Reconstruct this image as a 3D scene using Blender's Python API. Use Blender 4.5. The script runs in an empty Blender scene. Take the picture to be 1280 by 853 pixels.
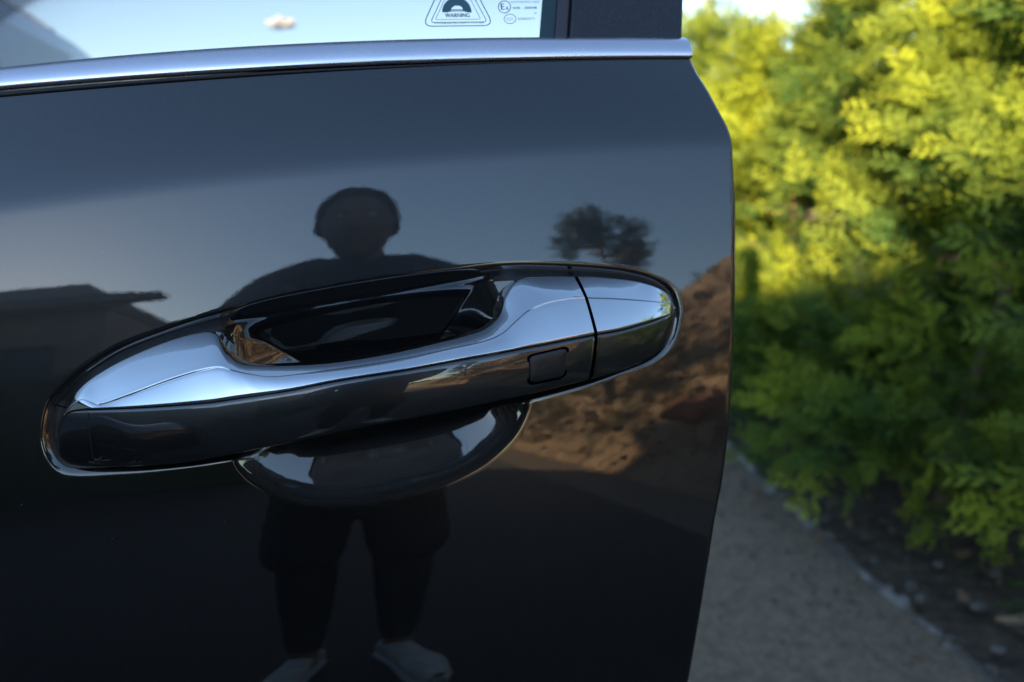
import bpy, math, random
import numpy as np
from mathutils import Vector, Matrix
rng = np.random.default_rng(7); random.seed(7)
scene = bpy.context.scene
COL = scene.collection
# ---------------------------------------------------------------- measured frame
CAM = np.array([0.0, -0.345, 1.12]); YAW = math.radians(11.0); PITCH = math.radians(10.0)
FPX = 28.0/36.0*1280
FW = np.array([math.sin(YAW)*math.cos(PITCH), math.cos(YAW)*math.cos(PITCH), -math.sin(PITCH)])
RT = np.array([math.cos(YAW), -math.sin(YAW), 0.0]); UP = np.cross(RT, FW)
def ray(px, py):
    d = FW*FPX + RT*(px-640.0) - UP*(py-426.5)
    return d/np.linalg.norm(d)
# vertical section of the door: elevation of the outward normal against height over the crease
NV = np.array([-0.90,-0.50,-0.28,-0.218,-0.179,-0.12,-0.046,-0.010,-0.0035,0.0035,0.012,0.045,0.09])
NE = np.array([-4.0,-7.0,-6.5,-4.3,1.2,6.2,10.9,13.3,14.2,26.0,30.0,39.0,46.0])
_v = np.linspace(-0.9, 0.09, 3961)
_n = np.interp(_v, NV, NE)
_k = np.hanning(17); _k /= _k.sum(); _n[8:-8] = np.convolve(_n, _k, 'valid')
_t = np.tan(np.radians(_n)); _P = np.concatenate([[0], np.cumsum((_t[1:]+_t[:-1])*0.5*(_v[1]-_v[0]))])
_P -= np.interp(0.0, _v, _P)
RH = 3.6
CC = [1.134, 0.0, 0.0]
def crease(x): return CC[0] + CC[1]*x + CC[2]*x*x
def S(x, z):
    return np.interp(z-crease(x), _v, _P) + x*x/(2*RH)
def hit(px, py, h=0.0):
    """point where the sight line through a measured point meets the door skin, h metres proud of it"""
    d = ray(px, py); t = 0.34
    for _ in range(30):
        p = CAM + d*t
        t += (S(p[0], p[2]) - h - p[1])/d[1]*0.8
    return CAM + d*t
for _ in range(6):
    q = np.array([hit(a, b) for a, b in ((0,262),(160,238),(320,218),(480,204),(640,194),(800,182),(915,176))])
    c = np.polyfit(q[:,0], q[:,2], 2); CC[:] = [c[2], c[1], c[0]]
def normal(x, z):
    e = 1e-4
    n = np.array([(S(x+e,z)-S(x-e,z))/(2*e), -1.0, (S(x,z+e)-S(x,z-e))/(2*e)])
    return n/np.linalg.norm(n)

# ---------------------------------------------------------------- camera, sky, sun, exposure
def setup():
    cd = bpy.data.cameras.new('viewpoint'); co = bpy.data.objects.new('viewpoint', cd); COL.objects.link(co)
    cd.sensor_width = 36; cd.lens = 28; cd.clip_start = 0.005; cd.clip_end = 8000
    R = Matrix((RT, UP, -FW)).transposed()
    co.matrix_world = Matrix.Translation(CAM) @ R.to_4x4()
    cd.dof.use_dof = True; cd.dof.focus_distance = 0.318; cd.dof.aperture_fstop = 8.0; cd.dof.aperture_blades = 9
    scene.camera = co
    w = bpy.data.worlds.new("World"); scene.world = w; w.use_nodes = True
    nt = w.node_tree; s = nt.nodes.new('ShaderNodeTexSky'); s.sky_type = 'NISHITA'; s.sun_disc = False
    s.sun_elevation = math.radians(SUN_EL); s.sun_rotation = math.radians(SUN_ROT)
    s.air_density = 1.0; s.dust_density = 0.12; s.ozone_density = 2.2
    bg = nt.nodes['Background']; bg.inputs[1].default_value = 0.118
    nt.links.new(s.outputs[0], bg.inputs[0])
    ld = bpy.data.lights.new('sun', 'SUN'); lo = bpy.data.objects.new('sun', ld); COL.objects.link(lo)
    ld.energy = 5.0; ld.angle = math.radians(0.5); ld.color = (1.0, 0.78, 0.46)
    a, e = math.radians(SUN_ROT), math.radians(SUN_EL)
    d = Vector((math.sin(a)*math.cos(e), math.cos(a)*math.cos(e), math.sin(e)))
    lo.rotation_euler = d.to_track_quat('Z', 'Y').to_euler()
    vs = scene.view_settings
    vs.view_transform = 'Standard'; vs.look = 'None'; vs.gamma = 1; vs.exposure = 1.98; vs.use_curve_mapping = False
    vs.use_white_balance = True; vs.white_balance_temperature = 6850; vs.white_balance_tint = 10
SUN_EL, SUN_ROT = 14.5, 209.5
setup()
try:
    scene.cycles.use_denoising = True; scene.cycles.max_bounces = 10; scene.cycles.transparent_max_bounces = 16
except Exception: pass

# ---------------------------------------------------------------- materials
def mat(name, base=(0.5,0.5,0.5), rough=0.5, metal=0.0, spec=0.5, coat=0.0, coat_ior=1.5, ior=1.5, noise=None, bump=None, sub=0.0, attr=None, tint2=None, rvar=None):
    m = bpy.data.materials.new(name); m.use_nodes = True
    nt = m.node_tree; N = nt.nodes; L = nt.links; b = N['Principled BSDF']
    b.inputs['Base Color'].default_value = (*base, 1); b.inputs['Roughness'].default_value = rough
    b.inputs['Metallic'].default_value = metal; b.inputs['IOR'].default_value = ior
    b.inputs['Specular IOR Level'].default_value = spec
    b.inputs['Coat Weight'].default_value = coat; b.inputs['Coat IOR'].default_value = coat_ior; b.inputs['Coat Roughness'].default_value = 0.0
    tc = N.new('ShaderNodeTexCoord'); out = tc.outputs['Object']
    col = None
    if noise:   # list of (scale, detail, color, lo, hi)
        prev = None
        for sc_, det, c2, lo, hi in noise:
            n = N.new('ShaderNodeTexNoise'); n.inputs['Scale'].default_value = sc_; n.inputs['Detail'].default_value = det
            L.new(out, n.inputs['Vector'])
            r = N.new('ShaderNodeMapRange'); r.inputs[1].default_value = lo; r.inputs[2].default_value = hi
            L.new(n.outputs[0], r.inputs[0])
            mx = N.new('ShaderNodeMix'); mx.data_type = 'RGBA'
            L.new(r.outputs[0], mx.inputs[0])
            if prev is None: mx.inputs[6].default_value = (*base, 1)
            else: L.new(prev, mx.inputs[6])
            mx.inputs[7].default_value = (*c2, 1); prev = mx.outputs[2]
        col = prev
    if attr:
        a = N.new('ShaderNodeAttribute'); a.attribute_name = attr
        mx = N.new('ShaderNodeMix'); mx.data_type = 'RGBA'; L.new(a.outputs['Fac'], mx.inputs[0])
        if col is None: mx.inputs[6].default_value = (*base, 1)
        else: L.new(col, mx.inputs[6])
        mx.inputs[7].default_value = (*tint2, 1); col = mx.outputs[2]
    if col is not None: L.new(col, b.inputs['Base Color'])
    if bump:
        bs = None
        for sc_, det, st, dist in bump:
            n = N.new('ShaderNodeTexNoise'); n.inputs['Scale'].default_value = sc_; n.inputs['Detail'].default_value = det
            L.new(out, n.inputs['Vector'])
            bp = N.new('ShaderNodeBump'); bp.inputs['Strength'].default_value = st; bp.inputs['Distance'].default_value = dist
            L.new(n.outputs[0], bp.inputs['Height'])
            if bs is not None: L.new(bs, bp.inputs['Normal'])
            bs = bp.outputs[0]
        L.new(bs, b.inputs['Normal'])
    if rvar:
        n = N.new('ShaderNodeTexNoise'); n.inputs['Scale'].default_value = rvar[0]; n.inputs['Detail'].default_value = 5
        L.new(out, n.inputs['Vector'])
        r = N.new('ShaderNodeMapRange'); r.inputs[1].default_value = 0.35; r.inputs[2].default_value = 0.7
        r.inputs[3].default_value = rvar[1]; r.inputs[4].default_value = rvar[2]
        L.new(n.outputs[0], r.inputs[0]); L.new(r.outputs[0], b.inputs['Roughness'])
    if sub:
        tr = N.new('ShaderNodeBsdfTranslucent'); ad = N.new('ShaderNodeMixShader'); ad.inputs[0].default_value = sub
        if col is not None: L.new(col, tr.inputs[0])
        else: tr.inputs[0].default_value = (*base, 1)
        L.new(b.outputs[0], ad.inputs[1]); L.new(tr.outputs[0], ad.inputs[2]); L.new(ad.outputs[0], N['Material Output'].inputs[0])
    return m

def car_paint(lobe=0.28, flake_rough=0.30, name='car_paint', fbump=0.00012):
    """dark blue-black metallic: flakes under a glossy clear coat with dust specks, swirl scratches and faint haze"""
    m = mat(name, (0.012,0.015,0.022), flake_rough, 0.0, spec=lobe, coat=1.0, coat_ior=1.78, ior=1.5)
    nt = m.node_tree; N = nt.nodes; L = nt.links; b = N['Principled BSDF']
    tc = N.new('ShaderNodeTexCoord')
    v = N.new('ShaderNodeTexVoronoi'); v.inputs['Scale'].default_value = 2600; L.new(tc.outputs['Object'], v.inputs['Vector'])
    rp = N.new('ShaderNodeValToRGB'); rp.color_ramp.elements[0].color = (0.0004,0.0005,0.0008,1); rp.color_ramp.elements[1].color = (0.0020,0.0024,0.0034,1)
    sep = N.new('ShaderNodeSeparateColor'); L.new(v.outputs['Color'], sep.inputs[0]); L.new(sep.outputs[0], rp.inputs[0])
    # settled dust, thicker in soft patches
    n1 = N.new('ShaderNodeTexNoise'); n1.inputs['Scale'].default_value = 9; n1.inputs['Detail'].default_value = 6; L.new(tc.outputs['Object'], n1.inputs['Vector'])
    n2 = N.new('ShaderNodeTexNoise'); n2.inputs['Scale'].default_value = 1500; n2.inputs['Detail'].default_value = 2; L.new(tc.outputs['Object'], n2.inputs['Vector'])
    r1 = N.new('ShaderNodeMapRange'); r1.inputs[1].default_value = 0.35; r1.inputs[2].default_value = 0.8; r1.inputs[4].default_value = 0.010; L.new(n1.outputs[0], r1.inputs[0])
    r2 = N.new('ShaderNodeMapRange'); r2.inputs[1].default_value = 0.45; r2.inputs[2].default_value = 0.75; L.new(n2.outputs[0], r2.inputs[0])
    mu = N.new('ShaderNodeMath'); mu.operation = 'MULTIPLY'; L.new(r1.outputs[0], mu.inputs[0]); L.new(r2.outputs[0], mu.inputs[1])
    # dust specks
    v2 = N.new('ShaderNodeTexVoronoi'); v2.inputs['Scale'].default_value = 95; L.new(tc.outputs['Object'], v2.inputs['Vector'])
    lt = N.new('ShaderNodeMath'); lt.operation = 'LESS_THAN'; lt.inputs[1].default_value = 0.028; L.new(v2.outputs['Distance'], lt.inputs[0])
    s3 = N.new('ShaderNodeSeparateColor'); L.new(v2.outputs['Color'], s3.inputs[0])
    gt = N.new('ShaderNodeMath'); gt.operation = 'GREATER_THAN'; gt.inputs[1].default_value = 0.72; L.new(s3.outputs[0], gt.inputs[0])
    sp = N.new('ShaderNodeMath'); sp.operation = 'MULTIPLY'; L.new(lt.outputs[0], sp.inputs[0]); L.new(gt.outputs[0], sp.inputs[1])
    sp2 = N.new('ShaderNodeMath'); sp2.operation = 'MULTIPLY'; sp2.inputs[1].default_value = 0.5; L.new(sp.outputs[0], sp2.inputs[0])
    mxf = N.new('ShaderNodeMath'); mxf.operation = 'MAXIMUM'; L.new(mu.outputs[0], mxf.inputs[0]); L.new(sp2.outputs[0], mxf.inputs[1])
    mx = N.new('ShaderNodeMix'); mx.data_type = 'RGBA'; L.new(mxf.outputs[0], mx.inputs[0]); L.new(rp.outputs[0], mx.inputs[6]); mx.inputs[7].default_value = (0.30,0.28,0.25,1)
    L.new(mx.outputs[2], b.inputs['Base Color'])
    # fine scratches: thin stretched noise ridges in two directions, in coat roughness and normal
    last = None
    for ang, sx in ((0.5, 60), (-0.9, 45)):
        mp = N.new('ShaderNodeMapping'); mp.inputs['Rotation'].default_value = (0, ang, 0); mp.inputs['Scale'].default_value = (sx*12, 30, sx*0.35)
        L.new(tc.outputs['Object'], mp.inputs['Vector'])
        n = N.new('ShaderNodeTexNoise'); n.inputs['Scale'].default_value = 1; n.inputs['Detail'].default_value = 1; L.new(mp.outputs[0], n.inputs['Vector'])
        r = N.new('ShaderNodeMapRange'); r.inputs[1].default_value = 0.74; r.inputs[2].default_value = 0.82; L.new(n.outputs[0], r.inputs[0])
        if last is None: last = r.outputs[0]
        else:
            a = N.new('ShaderNodeMath'); a.operation = 'MAXIMUM'; L.new(last, a.inputs[0]); L.new(r.outputs[0], a.inputs[1]); last = a.outputs[0]
    cr = N.new('ShaderNodeMapRange'); cr.inputs[3].default_value = 0.012; cr.inputs[4].default_value = 0.12; L.new(last, cr.inputs[0])
    L.new(cr.outputs[0], b.inputs['Coat Roughness'])
    fn = N.new('ShaderNodeBump'); fn.inputs['Strength'].default_value = 1.0; fn.inputs['Distance'].default_value = fbump; L.new(sep.outputs[1], fn.inputs['Height']); L.new(fn.outputs[0], b.inputs['Normal'])
    # orange peel
    pn = N.new('ShaderNodeTexNoise'); pn.inputs['Scale'].default_value = 260; pn.inputs['Detail'].default_value = 2; L.new(tc.outputs['Object'], pn.inputs['Vector'])
    bp = N.new('ShaderNodeBump'); bp.inputs['Strength'].default_value = 1.0; bp.inputs['Distance'].default_value = 0.0000055; L.new(pn.outputs[0], bp.inputs['Height'])
    L.new(bp.outputs[0], b.inputs['Coat Normal'])
    return m

def glass_mat(name, tint, refl=1.0):
    m = bpy.data.materials.new(name); m.use_nodes = True; nt = m.node_tree; N = nt.nodes; L = nt.links; N.clear()
    o = N.new('ShaderNodeOutputMaterial'); t = N.new('ShaderNodeBsdfTransparent'); t.inputs[0].default_value = (*tint, 1)
    g = N.new('ShaderNodeBsdfGlossy'); g.inputs['Roughness'].default_value = 0.01
    f = N.new('ShaderNodeFresnel'); f.inputs[0].default_value = 1.5
    k = N.new('ShaderNodeMath'); k.operation = 'MULTIPLY'; k.inputs[1].default_value = refl; L.new(f.outputs[0], k.inputs[0])
    x = N.new('ShaderNodeMixShader'); L.new(k.outputs[0], x.inputs[0]); L.new(t.outputs[0], x.inputs[1]); L.new(g.outputs[0], x.inputs[2]); L.new(x.outputs[0], o.inputs[0])
    return m

M = {}
M['paint'] = car_paint()
M['chrome'] = mat('polished_chrome', (0.70,0.71,0.73), 0.035, 1.0, bump=[(900,2,0.05,0.0002)], rvar=(40,0.02,0.07))
M['satin'] = mat('satin_chrome', (0.84,0.79,0.84), 0.34, 1.0, rvar=(60,0.20,0.32))
M['rubber'] = mat('black_rubber', (0.012,0.012,0.013), 0.55)
M['pillar'] = mat('satin_black_film', (0.018,0.018,0.024), 0.33, noise=[(700,2,(0.03,0.03,0.038),0.4,0.7)])
M['frit'] = mat('frit_band', (0.016,0.045,0.058), 0.25)
M['plastic'] = mat('black_plastic', (0.016,0.016,0.018), 0.38, noise=[(2200,1,(0.034,0.034,0.036),0.5,0.7)], bump=[(1800,1,0.35,0.0002)])
M['grip'] = car_paint(0.60, 0.36, 'handle_paint', 0.0002)
M['seat_band'] = mat('dull_black_seat_band', (0.008,0.008,0.009), 0.32, spec=0.35, noise=[(500,2,(0.016,0.015,0.014),0.4,0.7)])
M['gap'] = mat('dark_gap', (0.002,0.002,0.002), 1.0, spec=0.0)
M['print'] = mat('grey_blue_print', (0.05,0.13,0.18), 0.7)
M['glass'] = glass_mat('green_tinted_glass', (0.72,0.70,0.69), 0.9)
M['darkglass'] = mat('dark_car_glass', (0.01,0.016,0.018), 0.03, spec=0.5)
M['trim'] = mat('door_inner_trim', (0.03,0.03,0.032), 0.6)
M['alloy'] = mat('alloy_rim', (0.5,0.5,0.52), 0.3, 1.0)
M['asphalt'] = mat('old_asphalt', (0.172,0.122,0.085), 0.9, noise=[(55,3,(0.24,0.175,0.125),0.42,0.62),(18,4,(0.13,0.10,0.075),0.5,0.7),(140,2,(0.42,0.35,0.28),0.66,0.74)], bump=[(90,4,0.6,0.01)])
M['shade_asphalt'] = mat('shade_dark_asphalt', (0.040,0.034,0.029), 0.85, noise=[(60,3,(0.055,0.047,0.04),0.42,0.62)], bump=[(90,4,0.5,0.008)])  # asphalt colour darkened to stand in for shaded ground
M['soil'] = mat('leaf_litter_soil', (0.058,0.042,0.030), 0.95, noise=[(26,5,(0.12,0.09,0.065),0.45,0.7),(9,4,(0.028,0.022,0.018),0.5,0.7)], bump=[(40,5,0.8,0.02)])
M['bank'] = mat('dry_earth_bank', (0.33,0.21,0.125), 0.95, noise=[(1.6,5,(0.42,0.29,0.18),0.4,0.6),(0.9,5,(0.12,0.09,0.05),0.52,0.66),(9,4,(0.22,0.14,0.085),0.5,0.7)], bump=[(6,6,0.9,0.12)])
M['field'] = mat('dry_grass_field', (0.10,0.10,0.05), 0.95, noise=[(0.15,5,(0.16,0.14,0.08),0.4,0.6)])
M['concrete'] = mat('crumbled_concrete_edge', (0.30,0.275,0.25), 0.9, noise=[(9,5,(0.12,0.10,0.085),0.40,0.52)], bump=[(45,5,0.9,0.012)])
M['stone'] = mat('pale_stone', (0.17,0.155,0.14), 0.9, noise=[(14,4,(0.08,0.07,0.065),0.4,0.6)])
M['rubble'] = mat('earth_rubble', (0.30,0.20,0.13), 0.95, noise=[(3,4,(0.20,0.13,0.09),0.4,0.6)])
M['scrub'] = mat('dry_scrub', (0.09,0.075,0.03), 0.9, attr='tint', tint2=(0.20,0.15,0.07), sub=0.2)
M['redstone'] = mat('red_sandstone', (0.38,0.13,0.075), 0.9, noise=[(7,4,(0.28,0.10,0.06),0.4,0.6)], bump=[(12,5,0.7,0.04)])
M['foliage'] = mat('cypress_foliage', (0.028,0.100,0.040), 0.8, spec=0.12, attr='tint', tint2=(0.39,0.46,0.050), sub=0.42)
M['needle_dark'] = mat('dark_conifer_foliage', (0.03,0.055,0.022), 0.6, attr='tint', tint2=(0.075,0.095,0.025), sub=0.2)
M['bark'] = mat('reddish_bark', (0.21,0.125,0.085), 0.9, noise=[(30,5,(0.12,0.075,0.055),0.4,0.6)], bump=[(60,5,0.8,0.01)])
M['brown_leaf'] = mat('dry_brown_leaf', (0.15,0.09,0.05), 0.8)
M['render'] = mat('grey_rendered_wall', (0.20,0.19,0.18), 0.9, noise=[(3,4,(0.16,0.15,0.15),0.4,0.6)])
M['tile'] = mat('dark_roof_tile', (0.06,0.055,0.055), 0.8, noise=[(5,4,(0.09,0.08,0.07),0.4,0.6)])
M['timber'] = mat('dark_timber', (0.06,0.045,0.035), 0.7)
M['pane'] = mat('house_window_glass', (0.12,0.145,0.16), 0.02, spec=1.0, ior=1.9)
M['cloud'] = mat('cloud_white', (0.44,0.52,0.66), 1.0, spec=0.0)
M['skin'] = mat('skin', (0.22,0.12,0.085), 0.6, noise=[(40,3,(0.25,0.14,0.10),0.4,0.6)])
M['hair'] = mat('dark_hair', (0.012,0.010,0.009), 0.5, bump=[(120,4,0.8,0.01)])
M['jacket'] = mat('dark_jacket_cloth', (0.020,0.022,0.028), 0.85, noise=[(60,3,(0.030,0.032,0.038),0.4,0.6)], bump=[(14,3,0.4,0.02)])
M['shorts'] = mat('black_shorts_cloth', (0.012,0.012,0.014), 0.9, bump=[(16,3,0.4,0.02)])
M['shoe'] = mat('white_mesh_shoe', (0.68,0.66,0.64), 0.7, noise=[(30,3,(0.50,0.49,0.48),0.45,0.6)])
M['sole'] = mat('pale_shoe_sole', (0.62,0.62,0.66), 0.6)
M['tights'] = mat('black_leggings', (0.010,0.010,0.012), 0.8)
M['cambody'] = mat('camera_black', (0.02,0.02,0.02), 0.45)
M['lens'] = mat('coated_lens_glass', (0.01,0.01,0.03), 0.02, spec=1.0)
M['eye'] = mat('eye_white', (0.7,0.68,0.65), 0.2)

# ---------------------------------------------------------------- helpers
def link(o, parent=None):
    COL.objects.link(o)
    if parent is not None: o.parent = parent
    return o
def meshobj(name, verts, faces, m, parent=None, smooth=True, uvless=True):
    """one mesh object; world coordinates are kept under a parent without rotation"""
    me = bpy.data.meshes.new(name)
    v = np.asarray(verts, float)
    if parent is not None: v = v - np.array(world_loc(parent))
    me.from_pydata(v.tolist(), [], faces if isinstance(faces, list) else np.asarray(faces).tolist())
    me.materials.append(m)
    if smooth: me.polygons.foreach_set('use_smooth', [True]*len(me.polygons))
    me.update()
    return link(bpy.data.objects.new(name, me), parent)
def world_loc(o):
    p = Vector((0,0,0))
    while o is not None: p = p + o.location; o = o.parent
    return p
def empty(name, loc, label, cat, group=None):
    o = bpy.data.objects.new(name, None); o.empty_display_size = 0.1; COL.objects.link(o); o.location = loc
    return tag(o, label, cat, group)
def tag(o, label, cat, group=None):
    o['label'] = label; o['category'] = cat
    if group: o['group'] = group
    return o
def kind(o, k): o['kind'] = k; return o
def gridfaces(nr, nc, closed=False, flip=False):
    f = []
    for i in range(nr-1):
        for j in range(nc if closed else nc-1):
            a = i*nc+j; b = i*nc+(j+1) % nc; c = (i+1)*nc+(j+1) % nc; d = (i+1)*nc+j
            f.append((a,d,c,b) if flip else (a,b,c,d))
    return f
def gridobj(name, P, m, parent=None, closed=False, caps=False, flip=False, smooth=True):
    nr, nc = P.shape[:2]; f = gridfaces(nr, nc, closed, flip)
    if caps:
        f.append(tuple(range(nc))); f.append(tuple(range((nr-1)*nc, nr*nc))[::-1])
    return meshobj(name, P.reshape(-1,3), f, m, parent, smooth)
def box_vf(c, s, rz=0.0):
    c = np.array(c, float); s = np.array(s, float)/2
    v = np.array([(x,y,z) for x in (-1,1) for y in (-1,1) for z in (-1,1)], float)*s
    ca, sa = math.cos(rz), math.sin(rz)
    v = np.stack([v[:,0]*ca-v[:,1]*sa, v[:,0]*sa+v[:,1]*ca, v[:,2]], 1) + c
    return v, [(0,1,3,2),(4,6,7,5),(0,4,5,1),(2,3,7,6),(0,2,6,4),(1,5,7,3)]
def join(parts):
    V = []; F = []; n = 0
    for v, f in parts:
        V.append(np.asarray(v, float)); F += [tuple(int(a)+n for a in q) for q in f]; n += len(v)
    return np.concatenate(V), F
def tube_vf(pts, rad, seg=10):
    pts = np.array(pts, float); rad = np.broadcast_to(np.array(rad, float), (len(pts),))
    T = np.gradient(pts, axis=0); T /= np.linalg.norm(T, axis=1)[:,None]+1e-12
    ref = np.array([0.12,0.2,0.97]); V = []
    for p, t, r in zip(pts, T, rad):
        a = np.cross(t, ref)
        if np.linalg.norm(a) < 0.1: a = np.cross(t, (1,0,0))
        a /= np.linalg.norm(a); b = np.cross(t, a)
        for k in range(seg):
            q = 2*math.pi*k/seg; V.append(p + r*(a*math.cos(q)+b*math.sin(q)))
    n = len(pts); f = gridfaces(n, seg, True)
    f.append(tuple(range(seg))); f.append(tuple(range((n-1)*seg, n*seg))[::-1])
    return np.array(V), f
def spline(P, n):
    """Catmull-Rom through rows of P, n samples per span"""
    P = np.asarray(P, float); Q = np.concatenate([[2*P[0]-P[1]], P, [2*P[-1]-P[-2]]])
    out = []
    for i in range(1, len(Q)-2):
        for k in range(n):
            t = k/n; a, b, c, d = Q[i-1], Q[i], Q[i+1], Q[i+2]
            out.append(0.5*((2*b)+(-a+c)*t+(2*a-5*b+4*c-d)*t*t+(-a+3*b-3*c+d)*t**3))
    out.append(P[-1]); return np.array(out)
def bevel(o, w, seg=2, ang=35):
    b = o.modifiers.new('bevel', 'BEVEL'); b.width = w; b.segments = seg; b.limit_method = 'ANGLE'; b.angle_limit = math.radians(ang)
    return o
# ---------------------------------------------------------------- the car and its open door
HINGE_X = -0.95
car = empty('parked_car', (-0.95, 0.9, 0.0), 'dark blue black car with its front door swung open and a chrome topped handle', 'car')

# outlines measured on the skin, kept as (x, z) in the plane of the door
def outline(px, n=14, h=0.0, closed=True):
    P = np.array([hit(a, b, h)[[0,2]] for a, b in px])
    if closed: P = np.concatenate([P[-2:], P, P[:3]]); s = spline(P, n); return s[2*n:-2*n]
    return spline(P, n)
RIM = outline([(60,505),(53,542),(59,570),(75,588),(98,593),(145,591),(187,588),(240,582),(290,574),(340,566),(420,552),(500,535),(580,518),(660,500),(732,481),(777,465),(815,451),(836,433),(846,408),(848,382),(839,360),(816,346),(777,336),(702,331),(627,331),(552,340),(480,351),(400,364),(320,380),(262,394),(206,411),(150,432),(110,456),(78,482)])
BOWL = outline([(284,432),(287,416),(296,402),(313,391),(345,381),(400,370),(460,359),(520,351),(570,347),(598,348),(608,357),(615,372),(625,393),(640,430),(652,470),(655,500),(649,524),(632,550),(600,577),(560,597),(515,611),(470,621),(430,625),(390,624),(355,616),(328,602),(310,588),(300,570),(292,520),(286,470)])
def sdf(X, Z, poly, chunk=20000):
    A = poly; B = np.roll(poly, -1, 0); D = B-A; LL = (D**2).sum(1)+1e-18
    out = np.empty(X.size); x = X.ravel(); z = Z.ravel()
    for s in range(0, x.size, chunk):
        p = np.stack([x[s:s+chunk], z[s:s+chunk]], 1)[:,None,:]
        w = p-A[None]; t = np.clip((w*D[None]).sum(2)/LL, 0, 1)
        d = np.sqrt(((w-t[...,None]*D[None])**2).sum(2)).min(1)
        px, pz = p[:,:,0], p[:,:,1]
        c = ((A[None,:,1] > pz) != (B[None,:,1] > pz)) & (px < D[None,:,0]*(pz-A[None,:,1])/(D[None,:,1]+1e-15)+A[None,:,0])
        out[s:s+chunk] = np.where(c.sum(1) % 2 == 1, d, -d)
    return out.reshape(X.shape)
def sstep(t): t = np.clip(t, 0, 1); return t*t*(3-2*t)
BC = BOWL.mean(0)
def depress(X, Z):
    d1 = sdf(X, Z, RIM); d2 = sdf(X, Z, BOWL)
    # raised lip just outside the rim, then a rounded step down to the flat seat of the handle
    D = 0.0034*sstep((d1+0.0012)/0.0082)
    top = sstep((Z-BC[1]-0.1*(X-BC[0])+0.018)/0.036)
    w = 0.047
    q = np.clip(d2+0.0035, 0, 1); a_ = 0.0035*(1-top)+0.0010*top; q = q-a_*(1-np.exp(-q/a_)); t = np.clip(q/w, 0, 1)
    bowl = (1-top)*0.0122*(t-t**4/4)*4/3+top*0.0190*np.sin(t*math.pi/2)
    k = 0.0016
    return k*np.logaddexp(D/k, bowl/k)-k*math.log(2)*np.exp(-(D+bowl)/k)-0*q
# edges of the skin
EDGE = np.array([hit(a, b)[[0,2]] for a, b in [(865,74),(872,90),(885,110),(900,138),(912,160),(917,178),(918,200),(921,250),(921,330),(919,430),(914,520),(910,560),(904,605),(895,650),(884,720),(873,790),(862,853)]])
EV = EDGE[:,1]-crease(EDGE[:,0])
o_ = np.argsort(EV); EVs = np.concatenate([[-0.80,-0.5,-0.32], EV[o_]]); EXs = np.concatenate([[0.02,0.085,0.132], EDGE[o_,0]])
_fv = np.linspace(-0.8, 0.09, 900); _fx = np.interp(_fv, EVs, EXs); _kk = np.hanning(13); _kk /= _kk.sum(); _fx[6:-6] = np.convolve(_fx, _kk, 'valid')
def edge_x(v): return np.interp(v, _fv, _fx)
BELT = np.array([hit(a, b)[[0,2]] for a, b in [(0,122),(160,109),(320,95),(480,87),(640,79),(760,76),(862,75)]])
BELT = np.concatenate([BELT, [[-0.95, BELT[0,1]-0.118]]]) if False else BELT
_bp = np.polyfit(BELT[:,0], BELT[:,1], 3)
_b0 = BELT[0,0]; _bs = np.polyval(np.polyder(_bp), _b0)
def belt_z(x):
    x = np.asarray(x, float)
    return np.where(x < _b0, np.polyval(_bp, _b0)+_bs*(x-_b0)*0.8, np.polyval(_bp, x))
_c0 = -0.15; _cs = CC[1]+2*CC[2]*_c0
_crease0 = crease
def crease(x):
    x = np.asarray(x, float); return np.where(x < _c0, _crease0(_c0)+_cs*(x-_c0)*0.75, _crease0(x))

def door_skin():
    xs = np.concatenate([np.linspace(HINGE_X, -0.17, 60), np.linspace(-0.17, -0.145, 8)[1:], np.arange(-0.1444, 0.1300, 0.00058)])
    nfix = len(xs); tail = np.linspace(0, 1, 44)[1:]
    v1 = np.concatenate([np.linspace(-0.78, -0.26, 50), np.arange(-0.257, -0.196, 0.003), np.arange(-0.195, -0.0035, 0.00058), np.linspace(-0.0035, 0.004, 16)])
    top = np.linspace(0, 1, 50)[1:]
    nr = len(v1)+len(top); nc = nfix+len(tail)
    X = np.empty((nr, nc)); V = np.empty((nr, nc))
    for i in range(nr):
        v = v1[i] if i < len(v1) else None
        vv = v if v is not None else 0.004+top[i-len(v1)]*0.036
        ex = float(edge_x(vv))-0.0022
        row = np.concatenate([xs, 0.13+(ex-0.13)*tail]) if ex > 0.134 else np.interp(np.linspace(0,1,nc), np.linspace(0,1,nc), HINGE_X+(np.concatenate([xs, 0.13+0.03*tail])-HINGE_X)*(ex-HINGE_X)/(0.16-HINGE_X))
        X[i] = row
    for i in range(nr):
        if i < len(v1): V[i] = v1[i]
        else: V[i] = 0.004+(belt_z(X[i])-crease(X[i])-0.004)*top[i-len(v1)]
    for _ in range(2):   # the rear edge follows the height it ends at
        for i in range(len(v1), nr):
            ex = float(edge_x(V[i,-1]))-0.0022
            X[i, nfix:] = 0.13+(ex-0.13)*tail
            V[i] = 0.004+(belt_z(X[i])-crease(X[i])-0.004)*top[i-len(v1)]
    Z = V+crease(X)
    Y = np.interp(V, _v, _P)+X*X/(2*RH)
    inside = (X > -0.17) & (X < 0.155) & (V > -0.205) & (V < 0.0)
    D = np.zeros_like(X); D[inside] = depress(X[inside], Z[inside])
    Y = Y+D
    P = np.stack([X,Y,Z], 2)
    # rolled rear edge: quarter round, then the flange going inward
    dx = np.array([[0.0008,0.00015],[0.0015,0.0006],[0.0020,0.0012],[0.0022,0.0020],[0.0022,0.0045],[0.0010,0.0060],[-0.012,0.0060]])
    ex = np.stack([P[:,-1,:]+np.array([a, b, 0]) for a, b in dx], 1)
    P = np.concatenate([P, ex], 1)
    return gridobj('door_panel', P, M['paint'], car)
door = door_skin()
door['label'] = 'open front door skin in glossy dark blue black metallic paint'
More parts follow.
